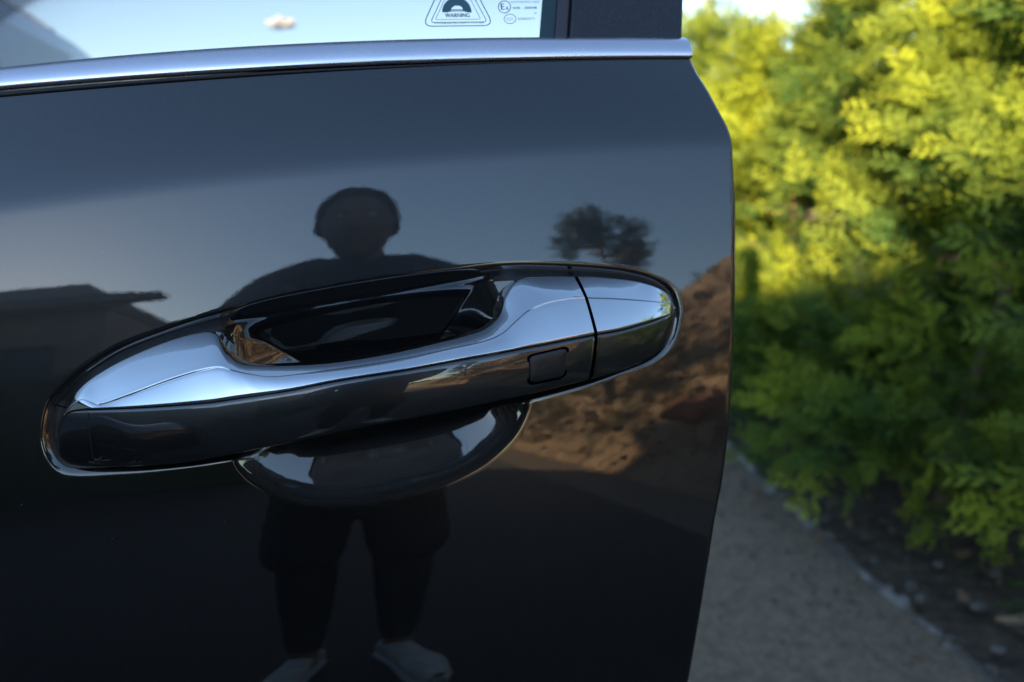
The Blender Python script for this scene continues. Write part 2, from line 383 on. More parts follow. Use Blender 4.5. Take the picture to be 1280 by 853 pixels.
def seat_band():  # dull black band laid over the painted seat around the handle
    P = RIM; T = np.roll(P,-1,0)-np.roll(P,1,0); T /= np.linalg.norm(T,axis=1)[:,None]+1e-12; Nn = np.stack([T[:,1],-T[:,0]],1)
    if sdf(np.array([P[0,0]+Nn[0,0]*0.002]), np.array([P[0,1]+Nn[0,1]*0.002]), RIM)[0] < 0: Nn = -Nn
    for _ in range(6): Nn = (np.roll(Nn,1,0)+Nn+np.roll(Nn,-1,0))/3
    rows = []
    for o in (0.0019,0.0026,0.0034,0.0044,0.0056,0.0072):
        Q = P+Nn*o; h = depress(Q[:,0], Q[:,1]); Y = np.interp(Q[:,1]-crease(Q[:,0]), _v, _P)+Q[:,0]**2/(2*RH)+h-(0.0001 if o < 0.002 else 0.0005)
        rows.append(np.stack([Q[:,0], Y, Q[:,1]],1))
    R_ = np.array(rows); n = len(P); d = sdf(R_[:,:,0], R_[:,:,2], BOWL)
    F = [q for q in gridfaces(6, n, True) if max(d.ravel()[list(q)]) < -0.0022]
    return meshobj('handle_seat_band', R_.reshape(-1,3), F, M['seat_band'], car)
seat_band()
# inner side of the door, so that it has its real thickness
def inner_door():
    xs = np.linspace(HINGE_X+0.02, 0.10, 24); parts = []
    zs = np.linspace(0.38, 1.0, 16)
    F = np.array([[(x, float(S0(x, z))+0.012, z) for x in xs] for z in zs])
    B = np.array([[(x, 0.115+0.02*math.sin(z*6), z) for x in xs] for z in zs])
    loopv = []
    V = np.concatenate([F.reshape(-1,3), B.reshape(-1,3)]); n = F.shape[0]*F.shape[1]
    f = gridfaces(16,24)+[tuple(n+a for a in q[::-1]) for q in gridfaces(16,24)]
    def strip(idx):
        for a, b in zip(idx[:-1], idx[1:]): f.append((a,b,b+n,a+n))
    strip([0*24+j for j in range(24)]); strip([15*24+j for j in range(24)][::-1]); strip([i*24 for i in range(16)][::-1]); strip([i*24+23 for i in range(16)])
    return meshobj('inner_trim', V, f, M['trim'], car)
def S0(x, z): return np.interp(z-crease(x), _v, _P) + x*x/(2*RH)
inner_door()

# belt strip in satin chrome, black seal below it
def belt():
    px = [(0,85,112,124),(160,69.5,99,110),(320,57.5,88,96),(480,50.5,80,88),(640,47,75,81),(760,46.5,73,78),(863,47,72.5,76.5)]
    xt = []; 
    for a, t, c, s in px:
        xt.append([hit(a,t)[[0,2]], hit(a,c)[[0,2]], hit(a,s)[[0,2]]])
    xt = np.array(xt)
    def fz(k, x):
        c = np.polyfit(xt[:,k,0], xt[:,k,1], 3); x0 = xt[0,k,0]; d = np.polyval(np.polyder(c), x0)
        return np.where(x < x0, np.polyval(c, x0)+d*0.8*(x-x0), np.polyval(c, x))
    xs = np.concatenate([np.linspace(HINGE_X+0.02, -0.16, 30), np.linspace(-0.16, 0.1592, 90)[1:]])
    zt, zc, zs = fz(0,xs), fz(1,xs), fz(2,xs)
    yb = S0(xs, zs)
    def sec(rows):   # rows: fraction bottom..top, outward offset
        R = []
        for t, h in rows:
            z = zc+(zt-zc)*t; R.append(np.stack([xs, yb+0.004+(z-zs)*0.55-h, z], 1))
        return np.stack(R, 1)
    rows = [(-0.02,-0.004),(0.0,0.0026),(0.04,0.0036),(0.12,0.0043),(0.3,0.0047),(0.5,0.0046),(0.7,0.0040),(0.85,0.0030),(0.95,0.0018),(1.0,0.0002),(1.0,-0.006)]
    P = sec(rows)
    # blunt rounded rear end
    last = P[-1].copy(); c = last.mean(0); e1 = last.copy(); e1[:,0] += 0.0009; e2 = c+(last-c)*0.93; e2[:,0] = last[:,0]+0.0014
    P = np.concatenate([P, e1[None], e2[None]])
    t = gridobj('belt_trim', P, M['satin'], car, closed=True, caps=True)
    g = np.stack([np.stack([xs, yb+0.0018+k*0, zs+(zc-zs)*f_+0], 1) for f_, k in ((-0.25,0),(0.2,0),(0.6,0))], 1)
    g[:,0,1] += 0.004; g[:,2,1] += -0.0010; g[:,1,1] -= 0.0004
    g2 = g[:,2:3].copy(); g2[:,0,2] += 0.0012; g2[:,0,1] += 0.006
    gb = g2.copy(); gb[:,0,1] += 0.01; gb[:,0,2] -= 0.006
    gridobj('door_seal', np.concatenate([g, g2, gb], 1), M['rubber'], car, closed=True, caps=True)
    return xs, zt, yb+0.004+(zt-zs)*0.55
bx, bzt, byt = belt()

# glass, black corner cover, frame; all lean inward above the belt
LEAN = 0.42
def above(x, dz, out=0.0):
    """point dz metres above the belt, on the leaning plane of the glass"""
    z0 = float(np.interp(x, bx, bzt)); y0 = float(np.interp(x, bx, byt)); return (x+(0.17*dz if x > 0.05 else 0.0), y0+0.004+dz*LEAN-out, z0+dz)
def hit_glass(px, py, off=0.0):
    d = ray(px, py); t = 0.4
    for _ in range(30):
        p = CAM+d*t; z0 = np.interp(p[0], bx, bzt); y0 = np.interp(p[0], bx, byt)+0.004+(p[2]-z0)*LEAN-off
        t += (y0-p[1])/d[1]*0.7
    return CAM+d*t
xg0, xg1 = HINGE_X+0.06, float(hit_glass(692,30)[0])
def sheet(name, x0, x1, z0, z1, out, m, thick=0.004, nx=24, nz=6, parent=None):
    xs = np.linspace(x0, x1, nx); zz = np.linspace(z0, z1, nz)
    F = np.array([[above(x, z, out) for x in xs] for z in zz]); B = F.copy(); B[:,:,1] += thick
    V = np.concatenate([F.reshape(-1,3), B.reshape(-1,3)]); n = nx*nz
    f = gridfaces(nz,nx)+[tuple(n+a for a in q[::-1]) for q in gridfaces(nz,nx)]
    def strip(idx):
        for a, b in zip(idx[:-1], idx[1:]): f.append((a,a+n,b+n,b))
    strip(list(range(nx))); strip([(nz-1)*nx+j for j in range(nx)][::-1]); strip([i*nx for i in range(nz)][::-1]); strip([i*nx+nx-1 for i in range(nz)])
    return meshobj(name, V, f, m, parent or car, smooth=False)
glass = sheet('window_glass', xg0, xg1, -0.012, 0.43, 0.0, M['glass'], 0.0035)
glass['label'] = 'lightly green tinted door glass with small printed marks near its rear lower corner'
xf0 = float(hit_glass(672,30)[0]); xp0 = float(hit_glass(690,30)[0]); xp1 = float(hit_glass(707,30)[0]); xp2 = float(hit_glass(845,30)[0])
sheet('glass_border', xf0, xp0+0.002, -0.010, 0.43, 0.0006, M['frit'], 0.0004, 3, 3, glass)
bevel(sheet('window_channel', xp0, xp1-0.0003, -0.008, 0.43, 0.003, mat('grey_channel', (0.045,0.04,0.05), 0.35), 0.02, 3, 3), 0.001)
bevel(sheet('pillar_cover', xp1, xp2, -0.008, 0.43, 0.0055, M['pillar'], 0.03, 6, 4), 0.0014, 3)
sheet('window_frame', HINGE_X+0.12, xp2, 0.43, 0.47, 0.004, M['pillar'], 0.03, 12, 2)

# ---- printed marks on the glass
def place_on_glass(pts2, cx, cy, w_px, name, parent, m=None, thick=0.0):
    pass
GO = hit_glass(572, 10); 
_gx = np.array([1.0, (np.interp(GO[0]+.01,bx,byt)-np.interp(GO[0]-.01,bx,byt))/.02, (np.interp(GO[0]+.01,bx,bzt)-np.interp(GO[0]-.01,bx,bzt))/.02]); _gx /= np.linalg.norm(_gx)
_gu = np.array([0, LEAN, 1.0]); _gu -= _gx*np.dot(_gx,_gu); _gu /= np.linalg.norm(_gu); _gn = np.cross(_gx, _gu)
if _gn[1] > 0: _gn = -_gn
def on_glass(px, py): return hit_glass(px, py, 0.0004)
def text_verts(s, size):
    cu = bpy.data.curves.new('tmp', 'FONT'); cu.body = s; cu.size = size; cu.align_x = 'LEFT'; cu.resolution_u = 3
    ob = bpy.data.objects.new('tmp', cu); COL.objects.link(ob)
    dg = bpy.context.evaluated_depsgraph_get(); me = bpy.data.meshes.new_from_object(ob.evaluated_get(dg))
    v = np.array([q.co[:] for q in me.vertices]); f = [tuple(p.vertices) for p in me.polygons]
    bpy.data.objects.remove(ob); bpy.data.meshes.remove(me); bpy.data.curves.remove(cu)
    return v, f
def put_text(s, px0, py0, px1, parent, hpx, name='print_line', bold=0.0, m=None):
    """text with its baseline from (px0,py0) to px1"""
    v, f = text_verts(s, 1.0); w = v[:,0].max(); h = v[:,1].max()
    a = on_glass(px0, py0); b = on_glass(px1, py0-(px1-px0)*0.012); u = b-a; L_ = np.linalg.norm(u); u /= L_
    up = _gu-u*np.dot(u,_gu); up /= np.linalg.norm(up)
    hh = np.linalg.norm(on_glass(px0, py0-hpx)-a)
    P = a+np.outer(v[:,0]/w*L_, u)+np.outer(v[:,1]/h*hh, up)-_gn*-0.0002
    parts = [(P, f)]
    for k in range(int(bold)): parts.append((P+u*0.00005*(k+1)+_gn*0.00001*(k+1), f))
    V, F = join(parts)
    return meshobj(name, V, F, m or M['print'], parent, smooth=False)
def ribbon(px_pts, wpx, closed=True):
    P = np.array([on_glass(a, b) for a, b in px_pts]); n = len(P)
    T = np.roll(P,-1,0)-np.roll(P,1,0) if closed else np.gradient(P, axis=0)
    T /= np.linalg.norm(T,axis=1)[:,None]+1e-12; Nn = np.cross(T, _gn); w = wpx*0.00052/2
    A = P+Nn*w+_gn*0.0002; B = P-Nn*w+_gn*0.0002; V = np.concatenate([A,B]); f = []
    for i in range(n if closed else n-1):
        j = (i+1) % n; f.append((i,j,j+n,i+n))
    return V, f
def rtri(x0, x1, yb, yt, xa, r, tilt=-0.012):
    """rounded triangle outline in photo measure, corners rounded with radius r"""
    C = np.array([(x0,yb),(x1,yb+(x1-x0)*tilt),(xa,yt)]); out = []
    for i in range(3):
        p, q, s = C[i-1], C[i], C[(i+1)%3]
        a = q+(p-q)/np.linalg.norm(p-q)*r; b = q+(s-q)/np.linalg.norm(s-q)*r
        for t in np.linspace(0,1,9): out.append((1-t)**2*a+2*t*(1-t)*q+t*t*b)
    O = []; n = len(out)
    for i in range(n):
        for t in (0,0.33,0.66): O.append(out[i]*(1-t)+out[(i+1)%n]*t)
    return [tuple(o) for o in O]
def arc(cx, cy, r, a0, a1, n=24, ry=None): return [(cx+r*math.cos(math.radians(a)), cy-(ry or r)*math.sin(math.radians(a))) for a in np.linspace(a0,a1,n)]
warn = meshobj('warning_print', *join([
    ribbon(rtri(528,617,33.5,-58,570,13), 0.9), ribbon(rtri(538,609,28.8,-42,571,5), 0.7), ribbon(rtri(544,601,25.2,-32,571,2.5), 0.5),
    ribbon(arc(571,15,13,0,180,30), 7.5, False), ribbon([(556.5,12),(556.5,16)],5.5,False), ribbon([(585.5,12),(585.5,16)],5.5,False),
    ribbon([(561,11),(565,9.6),(568,7.2),(574,7.2),(578,9.4),(582,10.6),(582,12.6),(561,13)], 0.9), ribbon([(563,14.5),(579,14.3)],0.8,False)]), M['print'], glass, smooth=False)
put_text('WARNING', 556.5, 22.3, 587, glass, 4.9, bold=3, m=mat('dark_print', (0.008,0.02,0.035), 0.7))
put_text('HYUNDAI SECURITY SYSTEM', 543, 30.8, 604.5, glass, 2.6, bold=1, m=bpy.data.materials['dark_print'])
appr = meshobj('approval_print', *join([ribbon(arc(630.5,9.2,7.6,0,350,36), 0.8), ribbon(arc(637.5,24.2,7.4,0,350,36,5.9), 0.6)]), M['print'], glass, smooth=False)
put_text('E', 625.6, 12.8, 630.6, glass, 7.6, bold=4); put_text('4', 632, 13.6, 635.5, glass, 5, bold=2)
put_text('CCC', 632.8, 26.3, 642.3, glass, 3.6)
put_text('DOT24 M15 AS2', 638.5, 4.6, 674, glass, 2.8); put_text('43R - 00048', 640.5, 12, 671, glass, 3.0, bold=2)
put_text('M', 668, 18.5, 670.5, glass, 2.6); put_text('E000571', 647.5, 25.6, 668, glass, 3.0)

# ---------------------------------------------------------------- handle
K = np.array([ # U x y h | C x y h | M x y h | L x y h  (photo measure, mm proud of the skin)
 (71,548,-1, 71,549,-1, 71,550,-1, 71.5,554,-1.5),
 (74,527,1, 74,530,2.5, 74,533,3, 74,570,0),
 (82,511,3, 83,513,5, 84,516,6, 88,580,2),
 (98,488,4, 101,500,8, 104,511,10, 112,583,6),
 (120,469,2.5, 125,506,12.2, 128,509.5,13.8, 135,583,9),
 (155,449,3, 160,495,15.3, 165,508,18, 170,582,15),
 (205,428,3.5, 208,477,18.5, 215,505,23, 220,579,19.5),
 (250,416,5.0, 250,464,21.9, 262,501,27, 265,572,24),
 (270,418,7.5, 275,460,23.7, 290,497,29, 292,567,26),
 (283,436,12.5, 292,464,25.3, 310,494,30.5, 310,563,27.5),
 (297,451,18.5, 312,468,27.2, 330,491,32, 330,559,29),
 (326,458,23.5, 345,471,29.8, 362,486,33.5, 362,553,30.5),
 (400,453.5,25, 410,463,31, 425,473.5,35, 425,539,32),
 (480,441.5,25, 490,451,31.4, 500,462,35.5, 500,525,32.5),
 (550,427,24.5, 560,437,30.8, 570,449,34.5, 570,511.5,31.5),
 (595,416,22.5, 605,427,28.8, 615,441,32.5, 615,502,29.5),
 (615,405.5,19.8, 628,417,26.5, 640,436.5,31, 640,497,28),
 (626,391,16, 645,402,24.2, 660,432.5,29.5, 660,492.5,26.5),
 (633,368,11, 662,388,21.8, 680,429,28, 678,488.5,24.5),
 (650,349.5,7, 685,379,19.8, 705,424,26, 700,483,22.5),
 (684,346,5, 712,374,17.5, 727,420,24, 720,478,20.5),
 (717,346,4.2, 731,373,15.7, 743,417,22, 736,474,18.5),
 (722,346,4.0, 735,373,15.3, 747,416,21.6, 740,473,18.2),
 (752,347,3.4, 768,374,13.3, 776,411,18.5, 772,464,15),
 (790,351,2.4, 800,376,10.0, 805,403,14, 805,451,10.5),
 (818,358.5,3, 824,378,6.6, 828,396,8.5, 826,437,5),
 (835,368,1, 838,380,3, 840,390.5,3.5, 838,421,0),
 (843,380,-1, 844,384,-0.5, 844,388,-1, 844,400,-1.5)], float)
def knots(lo, hi):
    Q = []
    for r in K[lo:hi+1]:
        Q.append(np.stack([hit(r[3*i], r[3*i+1], r[3*i+2]/1000) for i in range(4)]))
    return np.array(Q)
def loft(lo, hi, n=7):
    Q = knots(lo, hi); A = spline(Q.reshape(len(Q), -1), n).reshape(-1, 4, 3)
    hM = spline(K[lo:hi+1, [8,11]], n)/1000
    return A, hM
def out_of(A):   # outward direction of a chord pair in the section: perpendicular to the chord, towards the viewer's side
    t = A/np.linalg.norm(A, axis=1)[:,None]; x = np.array([1.0,0,0.12]); n = np.cross(t, x); n /= np.linalg.norm(n, axis=1)[:,None]
    n[n[:,1] > 0] *= -1; return n
def bul(A, B, amt, ts, skew=1.0):
    n = out_of(B-A); L_ = np.linalg.norm(B-A, axis=1)
    return [A+(B-A)*t+n*(amt*L_*4*t*(1-t))[:,None] for t in ts]
def handle_piece(lo, hi, cap=False):
    A, hM = loft(lo, hi); U, Cc, Mm, Lo = A[:,0], A[:,1], A[:,2], A[:,3]; n = len(U)
    back = np.clip(hM[:,0], 0, 0.1)
    ks = np.linspace(lo, hi, n)
    endness = np.clip(np.maximum((9.5-ks)/2, (ks-16.5)/2), 0, 1)     # 1 at the two feet, 0 along the free bar
    dep = 0.010*(1-endness)+(back+0.012)*endness
    yv = np.array([0,1.0,0])
    def off(P, dx=0, dy=0, dz=0): return P+np.stack([np.broadcast_to(dx,(n,)), np.broadcast_to(dy,(n,)), np.broadcast_to(dz,(n,))], 1)
    sc = np.clip(hM[:,0]/0.012, 0.05, 1); bm = 0.030+0.025*(1-endness)
    bb = 0.10+0.0*sc
    rows = [off(U,0,dep,-0.001*sc), off(U,0,0.0045*sc,-0.0014*sc), off(U,0,0.0022*sc,-0.0003*sc), off(U,0,0.0009*sc,0.0*sc)]
    rows += [U]; rows += bul(U, Cc, 0.035, [0.06,0.14,0.24,0.36,0.48,0.6,0.72,0.84,0.94]); gv = (0.00028*np.clip((ks-3.9)/0.6,0,1)*np.clip((8.6-ks)/1.2,0,1)+0.00012*np.clip((ks-18.2)/0.8,0,1)*np.clip((21.2-ks)/0.3,0,1))
    rows += [off(Cc,0,0,0.00018*(gv>0)), off(Cc,0,gv,-gv*0.6), off(Cc,0,0,-0.00022*(gv>0))]
    rows += bul(Cc, Mm, bm, [0.06,0.16,0.28,0.4,0.52,0.64,0.76,0.86,0.94]); rows += [Mm]
    rows += [off(Mm,0,0.0004*sc,-0.0005*sc), off(Mm,0,0.0018*sc,-0.0007*sc)]
    chrome = np.stack(rows, 1)
    Mg = off(Mm,0,0.0016*sc,-0.0009*sc); Mg1 = off(Mm,0,0.0003*sc,-0.0012*sc); Mg2 = off(Mm,0,-0.0001,-0.0022*sc)
    g = [Mg, Mg1, Mg2]+bul(Mg2, Lo, 0.065, [0.05,0.12,0.2,0.3,0.4,0.5,0.6,0.7,0.8,0.88,0.95])+[Lo, off(Lo,0,0.0012*sc,-0.0006*sc), off(Lo,0,0.004*sc,-0.0004*sc)]
    g += [off(Lo,0,dep,0.002*sc), off(Mm,0,dep+0.004*sc,-0.002*sc)]
    grip = np.stack(g, 1)
    return chrome, grip
ch1, gr1 = handle_piece(0, 21); ch2, gr2 = handle_piece(22, 27)
handle = gridobj('door_handle', gr1, M['grip'], car, closed=True, caps=True)
handle['label'] = 'pull bar of the door handle, painted body under a chrome top strip'
gridobj('chrome_strip', ch1, M['chrome'], handle)
cap = gridobj('key_cap', gr2, M['grip'], car, closed=True, caps=True)
cap['label'] = 'lock cap at the rear end of the handle'
gridobj('chrome_cap', ch2, M['chrome'], cap)
# dark liner in the gap
A_, _h = loft(21, 22); 
c_ = A_[len(A_)//2]; gap = np.array([c_[0], c_[1], c_[2], c_[3]]); gap = spline(gap, 6)[4:]; gap[:,1] += 0.0034
meshobj('gap_liner', *tube_vf(gap, 0.0016, 8), M['gap'], car)
# moulding line at the front end of the bar
i_ = int(3.35*7); l_ = gr1[i_, 2:-5]; l_ = l_+np.array([0,-0.00004,0])
meshobj('moulding_line', *tube_vf(l_, 0.00022, 6), M['rubber'], handle)
# touch sensor: rounded square pad set in a black groove
def gsurf(k, t):
    """point on the painted face of the bar: knot k, 0 at the chrome seam, 1 at the lower edge"""
    r = (gr1.shape[0]-1)*(k/21.0); i = int(r); a = r-i; rows = gr1[:, 2:15]; c = t*(rows.shape[1]-1); j = int(min(c, rows.shape[1]-2)); b = c-j
    P = (rows[i,j]*(1-a)+rows[min(i+1,len(rows)-1),j]*a)*(1-b)+(rows[i,j+1]*(1-a)+rows[min(i+1,len(rows)-1),j+1]*a)*b
    return P
def rrect(k0, k1, t0a, t1a, t0b, t1b, r, off, n=6):
    P = []
    for cx, cy, a0 in ((1-r,1-r,0),(r,1-r,90),(r,r,180),(1-r,r,270)):
        for q in np.linspace(a0, a0+90, n): P.append((cx+r*math.cos(math.radians(q)), cy+r*math.sin(math.radians(q))))
    out = []
    for u, w in P:
        k = k0+(k1-k0)*u; t = (t0a+(t0b-t0a)*u)*(1-w)+(t1a+(t1b-t1a)*u)*w; out.append(gsurf(k, t)+np.array([0,-off,0]))
    return np.array(out)
def pad(name, m, k0, k1, ts, off, thick, par):
    O = rrect(k0, k1, *ts, 0.16, off); c = O.mean(0); I = c+(O-c)*0.93; I[:,1] -= thick*0.5; B = O.copy(); B[:,1] += 0.003
    C2 = c+(O-c)*0.5; C2[:,1] -= thick*0.5
    c = gsurf((k0+k1)/2, sum(ts)/4)+np.array([0,-off-thick*0.5,0])
    n = len(O); V = np.concatenate([B,O,I,C2,[c]]); f = gridfaces(4, n, True)+[(3*n+i,3*n+(i+1)%n,4*n) for i in range(n)]
    return meshobj(name, V, f, m, par)
pad('sensor_groove', M['gap'], 16.92, 19.28, (0.115,0.745,0.075,0.765), 0.00015, 0.0, handle)
pad('sensor_button', M['plastic'], 17.07, 19.13, (0.165,0.69,0.13,0.71), 0.0007, 0.0006, handle)

# ---------------------------------------------------------------- rest of the car body (its side runs away from the viewer)
def body():
    y0, y1 = -1.02, 3.74; ys = np.linspace(y0, y1, 50)
    def half(y):  # outline from sill to centre, at the near side x ~ -0.95
        f = (y-y0)/(y1-y0); pinch = 0.10*max(0, 1-f*6)**2+0.10*max(0, (f-0.86)*7)**2
        hood = 0.98+0.10*min(1, max(0, (y-y0)/1.0))
        return pinch, hood
    rows = []
    for y in ys:
        p, h = half(y); top = h if y < 0.0 else 1.08
        pr = [(-0.02-p,0.30),(0.0-p,0.42),(0.02-p,0.62),(0.02-p,0.85),(-0.03-p,top-0.05),(-0.10-p,top)]
        L_ = [(-0.97+a, y, z) for a, z in pr]; R_ = [(-2.83-a, y, z) for a, z in pr[::-1]]
        rows.append(L_+R_)
    b = gridobj('body', np.array(rows), M['paint'], car, closed=True, caps=True)
    # greenhouse
    rows = []
    for y, zr, base in [(-0.05,1.09,1.07),(0.35,1.36,1.07),(0.75,1.62,1.08),(1.3,1.75,1.08),(2.2,1.80,1.09),(3.0,1.82,1.10),(3.45,1.80,1.12),(3.62,1.70,1.14),(3.72,1.16,1.12)]:
        t = (zr-1.08)*0.16
        rows.append([(-0.99, y, base),(-0.99-t*0.9, y, base+(zr-base)*0.9),(-1.06-t*1.3, y, zr),(-1.6, y, zr+0.03),(-2.2, y, zr+0.03),(-2.74+t*1.3, y, zr),(-2.81+t*0.9, y, base+(zr-base)*0.9),(-2.81, y, base)])
    rows = spline(np.array(rows).reshape(9,-1), 4).reshape(-1,8,3)
    gridobj('roof', rows, M['paint'], car, closed=True, caps=True)
    # side windows lie just proud of the cabin side
    for name, a, b2 in (('rear_side_window',1.25,2.35),('quarter_window',2.45,3.2)):
        V = []
        for y in np.linspace(a, b2, 8):
            zr = 1.78; t = (zr-1.08)*0.16
            for f in (0.08, 0.86): V.append((-0.99-t*f*0.98+0.006, y, 1.09+(zr-1.09)*f))
        V = np.array(V).reshape(8,2,3); gridobj(name, V, M['darkglass'], car)
    rp = [(-1.10-0.16*0.7, y, z) for y, z in ((0.9,1.68),(1.3,1.762),(2.2,1.812),(3.0,1.832),(3.45,1.812))]
    meshobj('roof_rail', *tube_vf(spline(rp, 5), 0.013, 8), M['satin'], car)
    for y in (-0.35, 2.75):
        for x in (-1.03, -2.77):
            a = np.linspace(0, 2*math.pi, 37)[:-1]; pr = [(-0.10,0.25),(-0.09,0.33),(0.09,0.33),(0.10,0.25)]
            W = np.array([[(x+dx, y+r*math.cos(t), 0.33+r*math.sin(t)) for dx, r in pr] for t in a])
            W = np.concatenate([W, W[:1]]); ty = gridobj('wheel', W, M['rubber'], car, closed=True)
            parts = [tube_vf([(x-0.07,y,0.33),(x+0.085,y,0.33)], 0.06, 14)]
            s = 1 if x > -2 else -1
            for k in range(10):
                t = 2*math.pi*k/10; parts.append(tube_vf([(x+s*0.08,y+0.05*math.cos(t),0.33+0.05*math.sin(t)),(x+s*0.085,y+0.245*math.cos(t),0.33+0.245*math.sin(t))], 0.018, 6))
            rm = np.array([[(x+dx, y+r*math.cos(t), 0.33+r*math.sin(t)) for dx, r in ((-0.09,0.24),(0.09,0.24),(0.09,0.255),(-0.09,0.255))] for t in np.append(a, 0)])
            parts.append((rm.reshape(-1,3), gridfaces(37,4,True)))
            meshobj('rim', *join(parts), M['alloy'], ty)
body()
# ---------------------------------------------------------------- ground and surroundings
def gpt(px, py, z=0.0):
    d = ray(px, py); t = (z-CAM[2])/d[2]; return CAM+d*t
def vnoise(x, y, s):
    from mathutils import noise as nz
    return nz.fractal((x*s, y*s, 0.37), 0.9, 2.1, 5)
def bank_h(x, y):
    """earth bank beyond the driveway edge: low strip under the hedge, high slope behind the viewer"""
    e = x-1.95
    if e <= 0: return 0.0
    k = min(1, max(0, (-1.6-y)/1.6)); k = k*k*(3-2*k)
    low = 0.05*min(1, e/0.6)+0.02*max(0, e-0.6)
    far = min(1, max(0, (y+16)/6))
    hi = 0.25*min(1, e/0.25)+min(e, 4.0)*0.95+0.12*max(0, e-4.0)
    hi *= (0.45+0.55*far) if y < -4 else 1
    return low*(1-k)+hi*k + (0.16*k+0.012)*vnoise(x, y, 0.9 if k > 0.5 else 3)*min(1, e/0.4)
def terrain():
    xs = np.concatenate([[-3000,-600,-120,-40], np.linspace(-14, 1.9, 24), np.arange(1.95, 9, 0.11), [10,12,15,20,40,120,600,3000]])
    ys = np.concatenate([[-3000,-600,-150,-60,-30,-22], np.arange(-18, 9, 0.16), [12,16,22,40,120,600,3000]])
    P = np.array([[(x, y, -0.012+bank_h(x, y)) for x in xs] for y in ys])
    return kind(gridobj('ground', P, M['bank'], flip=False), 'structure')
terrain()
def slab(name, poly, z0, z1, m):
    n = len(poly); V = [(x,y,z1) for x, y in poly]+[(x,y,z0) for x, y in poly]
    F = [tuple(range(n))]+[(i, i+n, (i+1)%n+n, (i+1)%n) for i in range(n)]
    return meshobj(name, V, F, m, smooth=False)
def edge_line(y):  # the driveway's broken right edge
    return np.interp(y, [-30,-3,0.5,1.12,1.65,2.16,2.92,4,8,12], [1.86,1.84,1.50,1.46,1.50,1.56,1.68,1.76,1.9,1.95])
ey = np.concatenate([np.linspace(-24,-1,24), np.arange(-0.9, 5, 0.05), np.linspace(5,12,10)])
ex = edge_line(ey)+np.array([0.012*vnoise(0.3, y, 5)+0.008*vnoise(0.9,y,19) for y in ey])
kind(slab('driveway', [(-5.8,-24)]+[(float(a),float(b)) for a,b in zip(ex,ey)]+[(-5.8,12)], -0.01, 0.004, M['asphalt']), 'structure')
kind(slab('driveway_shade_sheet', [(-5.75,-23.8),(1.40,-23.8),(1.40,-0.3),(1.30,0.25),(-0.94,0.20),(-5.75,0.20)], 0.0, 0.0085, M['shade_asphalt']), 'structure')  # dark sheet added behind the viewer; its colour stands in for shade mirrored below
# damp leaf litter and soil strip under the hedge
sx = [(float(a)-0.005, float(b)) for a,b in zip(ex,ey) if b > -1.8]
def strip_soil():
    ysn = np.arange(-1.9, 9, 0.06); us = np.linspace(0, 1, 40)
    P = np.array([[(edge_line(y)-0.03+u*2.6, y, 0.0005+bank_h(edge_line(y)+u*2.6, y)+0.018*max(0, vnoise(edge_line(y)+u*2.6, y, 4))+0.03*min(1,u*6)) for u in us] for y in ysn])
    return kind(gridobj('soil_strip', P, M['soil']), 'structure')
strip_soil()
# crumbled pale edging line
def edging():
    parts = []; r = np.random.default_rng(5)
    for y in np.arange(0.2, 3.6, 0.034):
        if r.random() < 0.55+0.35*math.sin(y*5.3): continue
        x = float(edge_line(y))-0.012+r.normal(0,0.008); s = r.uniform(0.014,0.042)
        v, f = box_vf((0,0,0), (1,1,1)); v = v*np.array([s*r.uniform(0.5,0.9), s*r.uniform(0.8,1.6), s*0.45])*(1+r.uniform(-0.25,0.25,(8,1)))
        a = r.uniform(0,3.1); c, s_ = math.cos(a), math.sin(a)
        v = np.stack([v[:,0]*c-v[:,1]*s_, v[:,0]*s_+v[:,1]*c, v[:,2]],1)+np.array([x,y,0.010]); parts.append((v,f))
    o = meshobj('crumbled_edging', *join(parts), M['concrete'], smooth=False); kind(o, 'stuff'); bevel(o, 0.003)
    # smeared pale mortar along the edge
    ysn = np.arange(0.3, 3.4, 0.02); P = []
    for y in ysn:
        w = 0.020+0.026*vnoise(7.1,y,4); x = float(edge_line(y))-0.020+0.01*vnoise(3.3,y,7)
        P.append([(x-w,y,0.0045),(x-w*0.6,y,0.009+0.003*vnoise(x,y,20)),(x,y,0.012+0.004*vnoise(x,y,23)),(x+w*0.6,y,0.010),(x+w,y,0.002)])
    kind(gridobj('driveway_edge', np.array(P), M['concrete']), 'structure')
edging()
def pebble_vf(r, s):
    t = np.linspace(0, math.pi, 6)[1:-1]; p = np.linspace(0, 2*math.pi, 9)[:-1]; V = [(0,0,1)]
    for a in t:
        for b in p: V.append((math.sin(a)*math.cos(b), math.sin(a)*math.sin(b), math.cos(a)))
    V.append((0,0,-1)); V = np.array(V)*(1+r.uniform(-0.18,0.18,(len(V),1)))*np.array([s, s*r.uniform(0.6,1), s*r.uniform(0.4,0.8)])
    F = [(0,1+j,1+(j+1)%8) for j in range(8)]+[(1+i*8+j,1+(i+1)*8+j,1+(i+1)*8+(j+1)%8,1+i*8+(j+1)%8) for i in range(3) for j in range(8)]+[(33,25+(j+1)%8,25+j) for j in range(8)]
    return V, F
